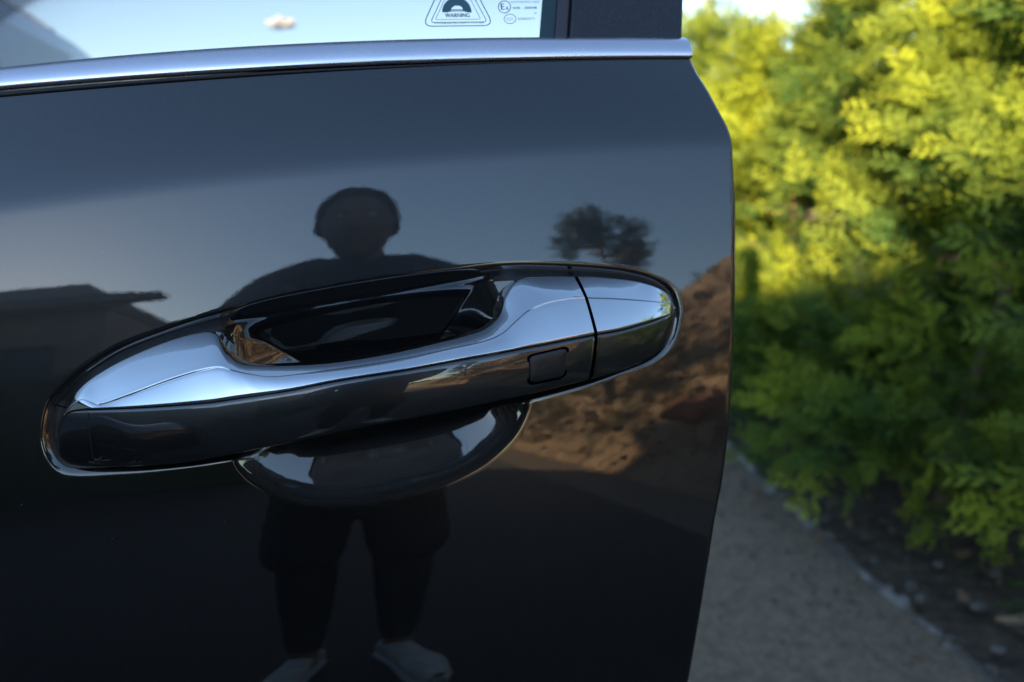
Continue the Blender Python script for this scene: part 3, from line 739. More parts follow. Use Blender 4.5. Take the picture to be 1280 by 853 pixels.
def litter():
    r = np.random.default_rng(11); P = []; Q = []
    for _ in range(120):
        y = r.uniform(0.8, 5); x = float(edge_line(y))+abs(r.normal(0.05,0.3)); v, f = pebble_vf(r, r.uniform(0.006,0.02)); P.append((v+np.array([x,y,bank_h(x,y)+0.045]), f))
    for _ in range(500):
        y = r.uniform(0.6, 4.5); x = float(edge_line(y))-abs(r.normal(0,0.25)); s = r.uniform(0.003,0.008); v, f = pebble_vf(r, s); P.append((v+np.array([x,y,0.005+s*0.3]), f))
    kind(meshobj('gravel', *join(P), M['stone']), 'stuff')
    for _ in range(180):
        y = r.uniform(0.8, 4.6); x = float(edge_line(y))+r.normal(0.28,0.24); s = r.uniform(0.012,0.035); a = r.uniform(0,6.3); t = r.normal(0,0.5)
        u = np.array([math.cos(a),math.sin(a),t*0.5])*s; w = np.array([-math.sin(a),math.cos(a),r.normal(0,0.4)])*s*0.5
        z = (bank_h(x,y)+0.052) if x > edge_line(y) else 0.010; c = np.array([x,y,z])
        Q.append((np.array([c-u, c+w, c+u+np.array([0,0,s*0.4]), c-w]), [(0,1,2,3)]))
    kind(meshobj('fallen_leaves', *join(Q), M['brown_leaf'], smooth=False), 'stuff')
litter()
def stone(name, px, py, s, m, label, seed):
    r = np.random.default_rng(seed); g = gpt(px, py); v, f = pebble_vf(r, s)
    o = meshobj(name, v*np.array([1,1,0.9]), f, m); o.location = (g[0], g[1], bank_h(g[0],g[1])+s*0.3+0.03); s2 = o.modifiers.new('round','SUBSURF'); s2.levels = 1; s2.render_levels = 1
    return tag(o, label, 'stone', 'stones in the litter beside the driveway')
stone('stone', 1243, 735, 0.026, M['stone'], 'pale grey stone lying uppermost in the litter at the right edge', 1)
stone('stone', 1222, 776, 0.030, M['stone'], 'flat grey stone in the dark soil between the driveway edge and the curled leaf', 2)
# curled dry leaf at the lower right
def curl():
    g = gpt(1262, 797); P = []
    for i, t in enumerate(np.linspace(-1, 1, 12)):
        w = 0.016*(1-t*t)**0.5+0.003; a = t*1.35; c = np.array([0.055*math.sin(a), -0.02*math.cos(a)*1.6, 0.012+0.006*t])
        P.append([c+np.array([0,-w,0.010]), c+np.array([0,0,0.0]), c+np.array([0,w,0.012])])
    P = np.array(P); o = gridobj('curled_leaf', P, mat('tan_leaf', (0.33,0.23,0.14), 0.8)); o.location = (g[0], g[1], bank_h(g[0],g[1])+0.045)
    tag(o, 'curled tan dead leaf lying on the soil in the lower right corner', 'leaf')
curl()

# ---- sprays of cypress foliage
def spray_template(r, n_side=11, sub=3, wd=0.019):
    """a flat branching fan, one unit long along +x, made of narrow tapering faces"""
    V = []; F = []
    def leaf(p, q, w):
        d = q-p; n = np.array([-d[1], d[0], 0]); n /= np.linalg.norm(n)+1e-9; i = len(V); m = p+d*0.45
        V.extend([p-n*w*0.3, m-n*w, q, m+n*w]); F.append((i,i+1,i+2,i+3))
    tip = np.array([1.0,0,-0.10]); leaf(np.zeros(3), tip, 0.013)
    for k in range(n_side):
        t = 0.12+0.84*k/n_side
        for s in (-1,1):
            ln = (0.33*(1-t)**0.7+0.08)*r.uniform(0.75,1.1); a = s*r.uniform(0.65,0.95); p = tip*t
            q = p+np.array([ln*math.cos(a), ln*math.sin(a), r.normal(0,0.05)]); leaf(p, q, wd)
            for j in range(sub):
                u = 0.3+0.6*j/sub
                for s2 in (-1,1):
                    b = a+s2*0.7; l2 = ln*0.38*(1.15-u); p2 = p+(q-p)*u; leaf(p2, p2+np.array([l2*math.cos(b), l2*math.sin(b), r.normal(0,0.02)]), wd*0.75)
    return np.array(V), np.array(F)
def place_sprays(name, tpl, O, D, S_, N_, tint, m, parent, r):
    tv, tf = tpl; k = len(O); D = D/np.linalg.norm(D,axis=1)[:,None]
    B = np.cross(N_, D); B /= np.linalg.norm(B,axis=1)[:,None]+1e-9; N2 = np.cross(D, B)
    R = np.stack([D,B,N2], 1)     # k,3,3
    V = np.einsum('vj,kjl->kvl', tv, R)*S_[:,None,None]+O[:,None,:]
    droop = (tv[:,0]**2)[None,:]*S_[:,None]*0.12; V[:,:,2] -= droop
    nv = len(tv); F = (tf[None]+(np.arange(k)*nv)[:,None,None]).reshape(-1,4); V = V.reshape(-1,3)
    if parent is not None: V = V-np.array(world_loc(parent))
    me = bpy.data.meshes.new(name); nf = len(F)
    me.vertices.add(len(V)); me.vertices.foreach_set('co', V.astype(np.float32).ravel())
    me.loops.add(nf*4); me.loops.foreach_set('vertex_index', F.astype(np.int32).ravel())
    me.polygons.add(nf); me.polygons.foreach_set('loop_start', np.arange(0,nf*4,4,dtype=np.int32))
    me.update(calc_edges=True)
    at = me.attributes.new('tint', 'FLOAT', 'POINT')
    base = np.repeat(tint, nv)+np.tile(tv[:,0]*0.22, k)+r.normal(0,0.08,k*nv); at.data.foreach_set('value', np.clip(base,0,1).astype(np.float32))
    me.materials.append(m); return link(bpy.data.objects.new(name, me), parent)

def cypress(x, y, h, rad, nspray, label, seed, group, mk='foliage', size=(0.14,0.27), lean=(0,0), cat='tree', trunk_r=0.032, gap=0.35, zlow=0.12, tpl=None, nbr=26, base=None, kindname='cypress_tree', skirt=0):
    r = np.random.default_rng(seed)
    base = bank_h(x,y) if base is None else base
    t = empty(kindname, (x,y,base), label, cat, group)
    top = np.array([x+lean[0], y+lean[1], base+h]); tp = []
    for k in range(9):
        f = k/8; tp.append(np.array([x,y,base-0.03])+(top-np.array([x,y,base]))*f+np.array([0.03*math.sin(f*7+seed), 0.03*math.cos(f*5+seed*2), 0])*h/2)
    tp = np.array(tp); parts = [tube_vf(tp, trunk_r*(1.05-np.linspace(0,1,9)), 9)]
    O = []; D = []
    brs = []
    for k in range(nbr):
        f = r.uniform(0.08, 0.95)**0.85; a = r.uniform(0, 2*math.pi); p = np.array([np.interp(f, np.linspace(0,1,9), tp[:,i]) for i in range(3)])
        ln = rad*(1.12-0.75*f**1.6)*r.uniform(0.7,1.1); q = p+np.array([math.cos(a)*ln, math.sin(a)*ln, ln*r.uniform(0.15,0.65)]); m_ = (p+q)/2+np.array([0,0,-ln*0.10])
        b = spline(np.array([p,m_,q]), 4); parts.append(tube_vf(b, trunk_r*0.34*(1.1-np.linspace(0,1,len(b))), 5)); brs.append(b)
    meshobj('trunk', *join(parts), M['bark'], t)
    # foliage in clumps strung along the limbs, thinner where gaps open
    per = nspray//nbr
    for b in brs:
        nc = 5; w = r.uniform(0.6,1.5); 
        for _ in range(int(per*w)):
            f = r.uniform(0.25,1.0)**0.7; i = f*(len(b)-1); j = int(min(i, len(b)-2)); p = b[j]+(b[j+1]-b[j])*(i-j)
            d = b[-1]-b[0]; d = d/np.linalg.norm(d)+r.normal(0,0.55,3)+np.array([0,0,0.12]); O.append(p+r.normal(0,0.045,3)*(1+rad)); D.append(d)
    # a ragged outer coat
    for _ in range(int(nspray*0.34)):
        f = r.uniform(0.0, 1.0); a = r.uniform(0,2*math.pi); c = np.array([np.interp(f, np.linspace(0,1,9), tp[:,i]) for i in range(3)])
        nzv = vnoise(a*1.9+seed, f*6, 1.3)
        if nzv < -0.05+0.3*(0.35-gap): continue
        rr = rad*(1.1-0.8*f**1.7)*(0.72+0.55*nzv); p = c+np.array([math.cos(a)*rr, math.sin(a)*rr, 0]); O.append(p); D.append(np.array([math.cos(a),math.sin(a),r.uniform(-0.1,0.9)])+r.normal(0,0.35,3))
    if skirt:
        for _ in range(skirt):
            a = r.uniform(0, 2*math.pi); q = rad*r.uniform(0.35,1.0); O.append(np.array([x+q*math.cos(a), y+q*math.sin(a), base+r.uniform(0.06,0.55)])); D.append(np.array([math.cos(a),math.sin(a),r.uniform(-0.25,0.6)])+r.normal(0,0.25,3))
    O = np.array(O); D = np.array(D); keep = O[:,2] > base+(zlow if not skirt else 0.05); O = O[keep]; D = D[keep]
    D[:,2] += 0.35; N_ = r.normal(0,1.0,(len(O),3))+np.array([-0.45,-0.35,0.25]); S_ = r.uniform(size[0],size[1],len(O))
    cl = np.array([vnoise(o[0]*1.7+seed, o[1]*1.7+o[2]*2.1, 1.6) for o in O])
    tint = np.clip(0.32+0.75*cl+r.normal(0,0.16,len(O)),0,1)
    place_sprays('crown', tpl, O, D, S_, N_, tint, M[mk], t, r)
    return t
rT = np.random.default_rng(3); TPL = spray_template(rT, 6, 2, 0.022); TPL_LOW = spray_template(rT, 5, 1, 0.030)
HG = 'cypresses of the hedge along the driveway'
cypress(2.26, 1.22, 2.45, 0.66, 1700, 'nearest cypress of the hedge, at the right edge, dense down to the litter', 21, HG, tpl=TPL, skirt=260, zlow=0.22)
cypress(2.02, 1.98, 2.12, 0.60, 2000, 'cypress between the nearest hedge plant and the yellow green one in the middle', 22, HG, tpl=TPL, skirt=320, lean=(0.22,-0.16), zlow=0.2)
cypress(2.30, 2.75, 2.02, 0.66, 2000, 'yellow green cypress in the middle of the hedge, its low boughs over the asphalt edge', 23, HG, tpl=TPL, skirt=340, zlow=0.10)
cypress(2.30, 3.60, 2.0, 0.68, 2000, 'sunlit cypress left of the hedge middle, low branches reaching the driveway edge', 24, HG, tpl=TPL, skirt=340, zlow=0.10)
cypress(2.28, 4.50, 2.15, 0.66, 1800, 'sunlit cypress seen just past the edge of the open door', 25, HG, tpl=TPL, skirt=200)
cypress(2.35, 5.60, 2.45, 0.80, 1300, 'farther loose cypress above the door edge with sky showing through', 26, HG, tpl=TPL_LOW)
cypress(2.40, 6.90, 2.9, 0.95, 1000, 'farthest thin cypress of the hedge against the sky', 27, HG, tpl=TPL_LOW)
for i, (y, h, l) in enumerate([(0.15,2.3,'cypress beside the open door, mirrored in the rear tip of the chrome cap'),(-0.95,2.2,'last cypress of the hedge, standing behind the photographer right shoulder')]):
    cypress(2.45, y, h, 0.66, 900, l, 51+i, HG, tpl=TPL_LOW)
for i, (x, y, h, l) in enumerate([(3.15,1.7,2.3,'dark tall cypress behind the nearest hedge plants'),(3.2,2.9,1.9,'shaded cypress in the second row behind the hedge middle'),(3.25,4.2,1.8,'second row cypress farther along behind the sunlit ones')]):
    cypress(x, y, h, 0.8, 1100, l, 31+i, 'second row of cypresses behind the hedge', tpl=TPL_LOW, size=(0.18,0.32))

# conifers and rocks on the bank behind the viewer (seen mirrored in the paint)
def conifer(x, y, h, rad, n, label, seed, group=None, base=None):
    return cypress(x, y, h, rad, n, label, seed, group, mk='needle_dark', size=(0.16,0.30), trunk_r=0.09, tpl=TPL_LOW, zlow=0.5, gap=0.2, nbr=22, base=base, kindname='conifer_tree')
conifer(2.62, -6.9, 3.1, 0.80, 1500, 'dark bushy conifer standing on the bank, mirrored above the key cap', 41)
conifer(4.9, -6.4, 1.5, 0.5, 150, 'small dark conifer higher on the sunlit bank', 45)
def bank_litter():
    r = np.random.default_rng(19); P = []; O = []; D = []
    for _ in range(520):
        x = 2.0+abs(r.normal(0,1.6)); y = r.uniform(-14,-2.4); s = r.uniform(0.015,0.07)*(0.6+0.6*r.random()); v, f = pebble_vf(r, s); P.append((v+np.array([x,y,bank_h(x,y)-0.012+s*0.15]), f))
    kind(meshobj('rubble', *join(P), M['rubble']), 'stuff')
    for _ in range(420):
        x = 2.0+abs(r.normal(0,1.8)); y = r.uniform(-12,-2.8); z = bank_h(x,y)-0.02
        for _k in range(4): O.append((x+r.normal(0,0.06), y+r.normal(0,0.06), z)); D.append((r.normal(0,0.5), r.normal(0,0.5), 1))
    O = np.array(O); D = np.array(D); n = len(O)
    kind(place_sprays('dry_scrub', TPL_LOW, O, D, r.uniform(0.12,0.34,n), r.normal(0,1,(n,3)), r.uniform(0,1,n), M['scrub'], None, r), 'stuff')
bank_litter()
def boulder(x, y, s, m, name, label, seed, flat=0.6):
    r = np.random.default_rng(seed); v, f = pebble_vf(r, s); v[:,2] *= flat
    o = meshobj(name, v, f, m); o.location = (x, y, bank_h(x,y)+s*0.1); q = o.modifiers.new('round','SUBSURF'); q.levels = 2; q.render_levels = 2
    d = o.modifiers.new('rough','DISPLACE'); tx = bpy.data.textures.new('r','CLOUDS'); tx.noise_scale = s*0.7; d.texture = tx; d.strength = s*0.6
    return tag(o, label, 'rock')
boulder(2.35, -4.2, 0.34, M['redstone'], 'red_boulder', 'reddish sandstone boulder on the bank, mirrored near the door edge', 61, 0.7)
boulder(2.9, -4.0, 0.16, M['stone'], 'pale_boulder', 'small pale rock on the bank, mirrored beside the red boulder', 62)

# ---- house behind the viewer, mirrored at the left
def house():
    h = empty('house', (-7.0,-13.6,0), 'grey house with a wide dark eave and a large window, mirrored left of the handle', 'house')
    x1, y1 = -4.75, -11.2; W0 = -12.0
    wall = []
    wx0, wx1, wz0, wz1 = -7.9, -5.55, 1.55, 3.28
    for a in [((W0+wx0)/2, y1-0.15, 2.05, wx0-W0, 0.3, 4.1), ((wx1+x1)/2, y1-0.15, 2.05, x1-wx1, 0.3, 4.1), ((wx0+wx1)/2, y1-0.15, wz0/2, wx1-wx0, 0.3, wz0), ((wx0+wx1)/2, y1-0.15, (wz1+4.1)/2, wx1-wx0, 0.3, 4.1-wz1), (x1-0.15, y1-2.8, 2.05, 0.3, 5.0, 4.1), ((W0+x1)/2, y1-5.4, 2.05, x1-W0, 0.2, 4.1)]:
        wall.append(box_vf(a[:3], a[3:]))
    meshobj('wall', *join(wall), M['render'], h, smooth=False)
    f = meshobj('window', *join([box_vf(((wx0+wx1)/2, y1-0.10, wz0+0.04),(wx1-wx0,0.1,0.08)), box_vf(((wx0+wx1)/2, y1-0.10, wz1-0.04),(wx1-wx0,0.1,0.08)), box_vf((wx0+0.04,y1-0.10,(wz0+wz1)/2),(0.08,0.1,wz1-wz0-0.17)), box_vf((wx1-0.04,y1-0.10,(wz0+wz1)/2),(0.08,0.1,wz1-wz0-0.17))]), M['timber'], h, smooth=False)
    meshobj('pane', *box_vf(((wx0+wx1)/2, y1-0.115, (wz0+wz1)/2), (wx1-wx0-0.16,0.02,wz1-wz0-0.16)), M['pane'], f, smooth=False)
    ov = 1.05; ze = 4.06
    ov = 0.06
    V = [(W0,y1+0.75,ze),(x1+ov,y1+0.75,ze),(x1+ov,y1-6.2,ze),(W0,y1-6.2,ze),(W0,y1+0.75,ze+0.28),(x1+ov+0.05,y1+0.75,ze+0.20),(x1+ov+0.05,y1-6.2,ze+0.20),(W0,y1-6.2,ze+0.28),(W0,y1-2.7,ze+1.62),(x1-1.7,y1-2.7,ze+1.62)]
    meshobj('canopy', [(x1+0.12,y1+0.78,ze+0.01),(x1+1.08,y1+0.78,ze+0.05),(x1+1.08,y1+0.25,ze+0.05),(x1+0.12,y1+0.25,ze+0.01),(x1+0.12,y1+0.78,ze+0.205),(x1+1.12,y1+0.78,ze+0.14),(x1+1.12,y1+0.25,ze+0.14),(x1+0.12,y1+0.25,ze+0.205)], [(3,2,1,0),(0,1,5,4),(1,2,6,5),(2,3,7,6),(4,5,6,7),(0,4,7,3)], M['tile'], h, smooth=False)
    meshobj('roof', V, [(3,2,1,0),(0,1,5,4),(1,2,6,5),(2,3,7,6),(4,5,9,8),(6,7,8,9),(5,6,9),(3,0,4,8,7)], M['tile'], h, smooth=False)
house()
# ---- long building added out of view at the left to cast shade
def shade_building():
    b = empty('added_shade_building', (-8.0,2.5,0), 'long grey rendered building added out of view left of the driveway to cast shade', 'building')
    ZE = 3.5; ZL = 2.9
    meshobj('wall', *join([box_vf((-8.4,0.85,1.6),(4.2,16.5,3.2)), box_vf((-8.2,-8.5,1.35),(3.8,2.2,2.7))]), M['render'], b, smooth=False)
    def gable(x0, x1, y0, y1, ze, rise, t=0.12):
        xm = (x0+x1)/2
        V = []
        for y in (y0,y1): V += [(x0,y,ze-t),(x0,y,ze),(xm,y,ze+rise),(x1,y,ze),(x1,y,ze-t),(xm,y,ze+rise-t)]
        return np.array(V), [(0,1,2,5),(5,2,3,4),(11,8,7,6),(10,9,8,11),(1,7,8,2),(2,8,9,3),(6,0,5,11),(11,5,4,10),(0,6,7,1),(4,3,9,10)]
    meshobj('roof', *join([gable(-10.9,-6.0,-7.5,9.4,ZE,0.9), gable(-10.3,-6.05,-9.75,-7.52,ZL,0.75)]), M['tile'], b, smooth=False)
    for y in (-1.5,1.5,4.5,7.3):
        w = meshobj('window', *join([box_vf((-6.28,y,1.05),(0.08,1.3,0.08)), box_vf((-6.28,y,2.35),(0.08,1.3,0.08)), box_vf((-6.28,y-0.61,1.7),(0.08,0.08,1.22)), box_vf((-6.28,y+0.61,1.7),(0.08,0.08,1.22))]), M['timber'], b, smooth=False)
        meshobj('pane', *box_vf((-6.285,y,1.7),(0.02,1.14,1.22)), M['pane'], w, smooth=False)
shade_building()
# ---- hedge added before the mirrored house to hide lit ground and shade the drive
def added_shade_hedge():
    r = np.random.default_rng(15); t = empty('added_shade_hedge', (-3.6,-8.3,0), 'dark clipped hedge added across the drive in front of the house to shade it', 'hedge')
    P = []
    for x in np.linspace(-8.0, -1.3, 40):
        P.append([(x,-8.3-0.35*a+0.04*r.normal(), max(0,2.15*b)+0.04*r.normal()*(b>0)) for a, b in ((-1,0),(-1.05,0.5),(-0.9,0.95),(0,1.02),(0.9,0.95),(1.05,0.5),(1,0))])
    meshobj('hedge_core', np.array(P).reshape(-1,3), gridfaces(40,7), M['needle_dark'], t)
    n = 900; O = np.stack([r.uniform(-8,-1.3,n), -8.3+r.uniform(-0.38,0.38,n), r.uniform(0.1,2.2,n)],1); D = r.normal(0,0.5,(n,3))+np.array([0,0.5,0.5])
    place_sprays('foliage', TPL_LOW, O, D, r.uniform(0.1,0.2,n), r.normal(0,1,(n,3)), r.uniform(0,0.7,n), M['needle_dark'], t, r)
added_shade_hedge()
# ---- distant tree line all round, low on the horizon
def treeline():
    r = np.random.default_rng(77); O = []; D = []
    V = []; F = []; n = 0; parts = []
    for a in np.arange(0, 360, 2.2):
        if 20 < a < 75: pass
        R_ = r.uniform(120,170); x, y = R_*math.sin(math.radians(a)), R_*math.cos(math.radians(a)); h = r.uniform(5,8.5)
        v, f = pebble_vf(r, 1.0); v = v/np.array([1,1,1])*np.array([r.uniform(3,5.5), r.uniform(3,5.5), h]); parts.append((v+np.array([x,y,h*0.35]), f))
    kind(meshobj('distant_woodland', *join(parts), M['needle_dark']), 'stuff')
treeline()
# ---- one small cloud
def cloud():
    d = ray(350, 31); R_ = 1500; c = CAM+d*R_; r = np.random.default_rng(9); parts = []
    s = R_*38/FPX
    for k in range(40):
        v, f = pebble_vf(r, 1.0); q = s*r.uniform(0.10,0.17)
        o = np.array([r.uniform(-0.36,0.36)*s, r.normal(0,0.1)*s, 0]); o[2] = r.uniform(-0.05,0.20)*s*(1-abs(o[0]/s)*1.6); parts.append((v*q+o, f))
    o = meshobj('cloud', *join(parts), M['cloud']); o.location = c; q = o.modifiers.new('round','SUBSURF'); q.levels = 2; q.render_levels = 2
    tag(o, 'small white cloud in the sky seen through the door glass', 'cloud')
cloud()

# ---------------------------------------------------------------- the photographer
def skin_mesh(name, chains, m, parent, sub=2, root=None):
    """chains: lists of (x,y,z,r[,r2]); points at the same place are one joint"""
    idx = {}; V = []; R_ = []; E = []
    for ch in chains:
        prev = None
        for p in ch:
            k = (round(p[0],4), round(p[1],4), round(p[2],4))
            if k not in idx: idx[k] = len(V); V.append(p[:3]); R_.append((p[3], p[4] if len(p) > 4 else p[3]))
            if prev is not None and prev != idx[k]: E.append((prev, idx[k]))
            prev = idx[k]
    base = np.array(world_loc(parent)); me = bpy.data.meshes.new(name); me.from_pydata((np.array(V)-base).tolist(), E, [])
    o = link(bpy.data.objects.new(name, me), parent)
    mo = o.modifiers.new('skin', 'SKIN'); mo.use_smooth_shade = True
    sv = me.skin_vertices[0].data
    for i, r in enumerate(R_): sv[i].radius = r
    sv[root or 0].use_root = True
    s = o.modifiers.new('sub', 'SUBSURF'); s.levels = sub; s.render_levels = sub
    me.materials.append(m)
    return o
def person():
    PX, PY = -0.035, -1.20
    p = empty('person', (PX,PY,0), 'photographer in dark jacket and shorts with pale shoes, mirrored in the door holding a camera', 'person')
    def at(x, y, z): return (PX+x, PY+y, z)
    def T(x, y, z, *r): return (*at(x,y,z), *r)
    hip = T(0,0,0.90,0.135,0.10); ch = T(0,0.02,1.27,0.155,0.105); nk = T(0,0.05,1.46,0.058)
    legs = []; arms = []
    for s in (-1,1):
        legs.append([hip, T(s*0.085,0.0,0.84,0.09), T(s*0.10,0.01,0.50,0.056), T(s*0.105,-0.01,0.32,0.054), T(s*0.11,-0.02,0.10,0.037), T(s*0.115,0.04,0.05,0.035)])
        arms.append([ch, T(s*0.18,0.06,1.385,0.062), T(s*0.215,0.30,1.26,0.044), T(s*0.12,0.60,1.125,0.034), T(s*0.085,0.70,1.10,0.027,0.034)])
    skin_mesh('body', [[hip, T(0,0.0,1.05,0.125,0.09), ch, nk, T(-0.006,0.06,1.54,0.055)]]+legs+arms, M['skin'], p)
    # jacket and shorts wrap the body
    J = [[T(0,0,0.80,0.185,0.14), T(0,0,1.0,0.165,0.125), T(0,0.02,1.27,0.185,0.13), T(0,0.04,1.43,0.12,0.085), T(0,0.05,1.515,0.088)]]
    for s in (-1,1): J.append([T(0,0.04,1.43,0.12,0.085), T(s*0.19,0.05,1.390,0.074), T(s*0.212,0.29,1.255,0.058), T(s*0.125,0.585,1.13,0.045)])
    skin_mesh('jacket', J, M['jacket'], p)
    Sh = [[T(0,0,0.93,0.165,0.125), T(0,0,0.86,0.165,0.13)]]
    for s in (-1,1): Sh.append([T(0,0,0.86,0.165,0.13), T(s*0.10,0.0,0.76,0.105), T(s*0.120,0.01,0.53,0.093,0.10)])
    skin_mesh('shorts', Sh, M['shorts'], p)
    for s in (-1,1):
        skin_mesh('legging', [[T(s*0.100,0.0,0.76,0.080), T(s*0.104,0.0,0.56,0.076), T(s*0.105,0.0,0.44,0.070), T(s*0.105,-0.01,0.32,0.060), T(s*0.11,-0.02,0.12,0.043)]], M['tights'], p)
    # head: one sculpted surface with brow, nose, lips, chin and eye sockets
    nv_, nu = 40, 48; P = []
    for i in range(nv_):
        a = math.pi*i/(nv_-1)
        for j in range(nu):
            b = 2*math.pi*j/nu; x = math.sin(a)*math.sin(b); y = math.sin(a)*math.cos(b); z = math.cos(a)
            X, Y, Z = x*0.079, y*0.095, z*0.118
            if z < 0: X *= 1-0.28*(-z)**1.3; Y *= 1-0.10*(-z)
            fr = max(0, math.cos(b))**6*math.sin(a)
            g = lambda c, w: math.exp(-((z-c)/w)**2)
            side = math.sin(b)*math.sin(a)
            Y += fr*0.004*g(0.22,0.10)+0.024*g(-0.18,0.17)*math.exp(-(side/0.16)**2)*(y > 0)+0.007*g(-0.47,0.06)*math.exp(-(side/0.3)**2)*(y > 0)+0.010*g(-0.80,0.14)*(y > 0)*math.exp(-(side/0.35)**2)
            for s in (-1,1): Y -= 0.008*g(0.03,0.10)*math.exp(-((side-s*0.40)/0.17)**2)*(y > 0)
            P.append((X, Y, Z))
    P = np.array(P); tilt = -0.12; c, s_ = math.cos(tilt), math.sin(tilt)
    P = np.stack([P[:,0], P[:,1]*c-P[:,2]*s_, P[:,1]*s_+P[:,2]*c],1)+np.array(at(-0.012,0.085,1.574))
    head = meshobj('head', P, gridfaces(nv_,nu,True), M['skin'], p)
    hc = np.array(at(-0.012,0.085,1.574))
    for s in (-1,1):
        v, f = pebble_vf(np.random.default_rng(1), 1.0); t = np.linspace(0,2*math.pi,20); 
        E_ = [tuple(hc+np.array([s*(0.076+0.006*math.sin(k)),-0.004+0.017*math.cos(k),0.0+0.030*math.sin(k)])) for k in t]
        meshobj('ear', *join([tube_vf(E_, 0.0065, 8), (v*np.array([0.006,0.016,0.027])+hc+np.array([s*0.074,-0.003,0]), f)]), M['skin'], head)
        ev = v*0.0; th = pebble_vf(np.random.default_rng(2), 0.0115)
        meshobj('eye', th[0]+hc+np.array([s*0.030,0.079,0.004]), th[1], M['eye'], head)
    # hair: thick short cap with ragged tufts
    r = np.random.default_rng(6); HV = []
    for i in range(26):
        a = math.pi*0.53*i/25
        for j in range(44):
            b = 2*math.pi*j/44; fwd = max(0, math.cos(b)); aa = a*(1-0.36*fwd**0.6)
            n = 0.006*vnoise(math.sin(b)*1.2+2, math.cos(b)*1.2+aa*1.5, 1.2)+0.0012*r.normal()
            rr = 1.13+n/0.09
            HV.append((math.sin(aa)*math.sin(b)*0.082*rr, math.sin(aa)*math.cos(b)*0.096*rr-0.006, (max(0,math.cos(aa))**0.75 if aa < 1.57 else math.cos(aa))*0.108*rr+0.002))
    HV = np.array(HV)+hc; meshobj('hair', HV, gridfaces(26,44,True)+[], M['hair'], head)
    tf = []
    for _ in range(420):
        a = r.uniform(0, 1.45); b = r.uniform(0, 2*math.pi)
        if math.cos(b) > 0.5 and a > 0.95: continue
        n = np.array([math.sin(a)*math.sin(b), math.sin(a)*math.cos(b), math.cos(a)]); q = hc+n*np.array([0.086,0.100,0.112]); e = q+(n+r.normal(0,0.35,3))*r.uniform(0.004,0.012)
        tf.append(tube_vf([q, (q+e)/2+r.normal(0,0.002,3), e], [0.004,0.003,0.0006], 4))
    meshobj('hair_tufts', *join(tf), M['hair'], head)
    # shoes, toes turned out a little, right one a step ahead
    for s, yaw, dy in ((-1,0.30,0.02),(1,-0.38,0.06)):
        ax = np.array([s*0.118,0.0+dy*0.3,0]); rows = []; so = []
        for y, w, hgt in [(-0.10,0.018,0.055),(-0.085,0.032,0.085),(-0.04,0.036,0.100),(0.0,0.037,0.095),(0.05,0.041,0.075),(0.10,0.048,0.060),(0.15,0.050,0.052),(0.185,0.040,0.042),(0.205,0.018,0.028)]:
            row = []; srow = []
            for k in range(14):
                t = 2*math.pi*k/14; cx, cz = math.cos(t), math.sin(t)
                row.append((w*np.sign(cx)*abs(cx)**0.7, y, 0.022+(hgt/2)*(1+np.sign(cz)*abs(cz)**0.8)))
                srow.append((w*1.12*np.sign(cx)*abs(cx)**0.5, y*1.03, 0.014+0.014*np.sign(cz)*abs(cz)**0.5))
            rows.append(row); so.append(srow)
        def xf(A):
            A = np.array(A, float); c, q = math.cos(yaw), math.sin(yaw); A = np.stack([A[...,0]*c-A[...,1]*q, A[...,0]*q+A[...,1]*c, A[...,2]], -1)
            return A+ax+np.array([PX,PY,0.004])
        sh = gridobj('shoe', spline(xf(rows).reshape(9,-1),3).reshape(-1,14,3), M['shoe'], p, closed=True, caps=True)
        gridobj('sole', spline(xf(so).reshape(9,-1),3).reshape(-1,14,3), M['sole'], sh, closed=True, caps=True)
        lc = []
        for k in range(5):
            y = 0.02+k*0.022; z = 0.022+np.interp(y,[-0.04,0,0.05,0.10,0.15],[0.1,0.095,0.075,0.060,0.052])+0.001
            lc.append(tube_vf(xf([(-0.024,y,z-0.006),(0,y+0.004,z+0.002),(0.024,y,z-0.006)]), 0.0028, 5))
        meshobj('laces', *join(lc), M['sole'], sh)
    # hands: palm, four bent fingers and a thumb each, closed round the camera body
    cb = np.array(CAM)-FW*0.105
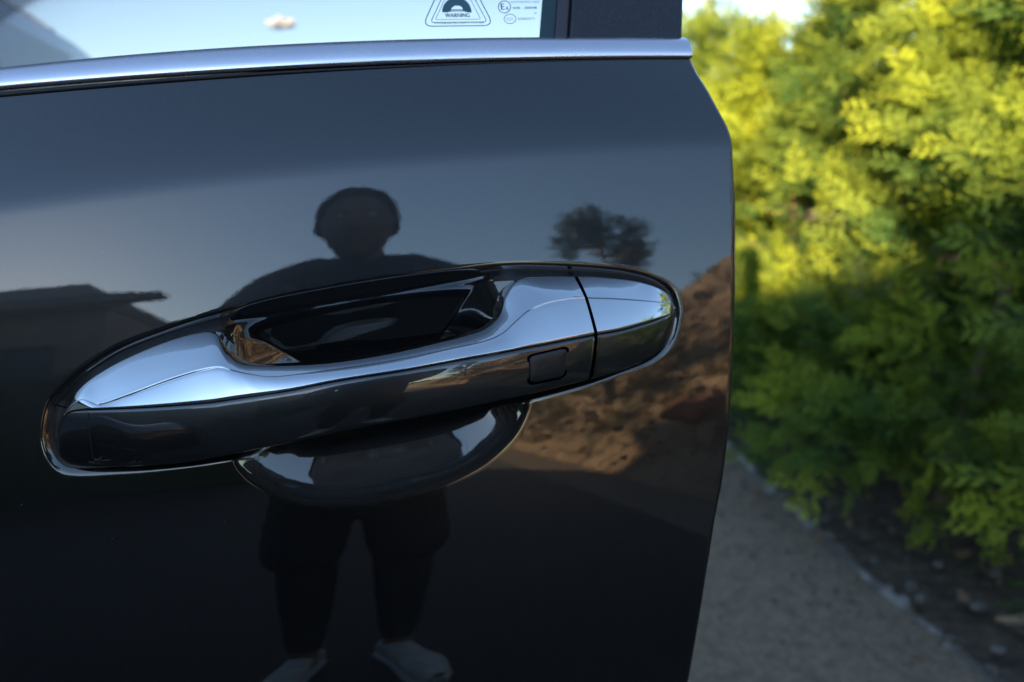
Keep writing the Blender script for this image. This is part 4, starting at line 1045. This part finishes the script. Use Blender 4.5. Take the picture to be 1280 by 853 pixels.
    for s in (-1,1):
        def W(a, b, c): q = cb+RT*a*s+UP*b+FW*c; return (float(q[0]),float(q[1]),float(q[2]))
        wr = at(s*0.085,0.70,1.10); pal = W(0.082,-0.015,-0.020)
        hand = [[(*wr,0.026,0.032), (*W(0.090,-0.035,-0.045),0.022,0.034), (*pal,0.015,0.034)]]
        skin_mesh('hand', hand, M['skin'], p, 2)
        ln = [0.92,1.0,0.95,0.80]
        for k in range(4):
            z = 0.026-0.019*k; l = ln[k]
            skin_mesh('finger', [[(*W(0.084,z-0.014,-0.008),0.0095), (*W(0.084,z-0.008,0.018*l),0.009), (*W(0.068,z-0.006,0.036*l),0.0085), (*W(0.048,z-0.006,0.036*l),0.0072), (*W(0.040,z-0.006,0.033*l),0.006)]], M['skin'], p, 2)
        skin_mesh('thumb', [[(*W(0.088,-0.020,-0.032),0.013), (*W(0.070,0.0,-0.036),0.0115), (*W(0.052,0.010,-0.034),0.010), (*W(0.038,0.012,-0.032),0.008)]], M['skin'], p, 2)
person()
def held_camera():
    """the camera in the photographer's hands; its lens ends just behind the point the picture is taken from"""
    cb = np.array(CAM)-FW*0.105
    t = empty('camera', tuple(cb), 'black camera with a short lens held out in both hands by the photographer', 'camera')
    B = np.stack([RT, UP, FW])
    def wv(v): return np.asarray(v, float)@B+cb
    v, f = join([box_vf((0,0,0),(0.122,0.066,0.036)), box_vf((0,0.040,0),(0.045,0.024,0.034)), box_vf((0.050,-0.002,0.022),(0.022,0.062,0.018))])
    o = meshobj('camera_body', wv(v), f, M['cambody'], t, smooth=False); bevel(o, 0.004, 3)
    def lathe(name, prof, m, n=40):
        a = np.linspace(0,2*math.pi,n+1)[:-1]; V = np.array([[(r*math.cos(q), r*math.sin(q), z) for q in a] for z, r in prof]); return gridobj(name, wv(V), m, t, closed=True)
    lathe('lens_barrel', [(0.016,0.030),(0.05,0.031),(0.052,0.033),(0.070,0.033),(0.072,0.031),(0.090,0.032),(0.092,0.030),(0.092,0.026),(0.084,0.024)], M['cambody'])
    lathe('lens_glass', [(0.084,0.0245),(0.0865,0.018),(0.088,0.010),(0.0885,0.0005)], M['lens'])
    o = lathe('mode_dial', [(0.0,0.0001),(0.0,0.008),(0.006,0.008),(0.006,0.0001)], M['cambody'], 20)
held_camera()
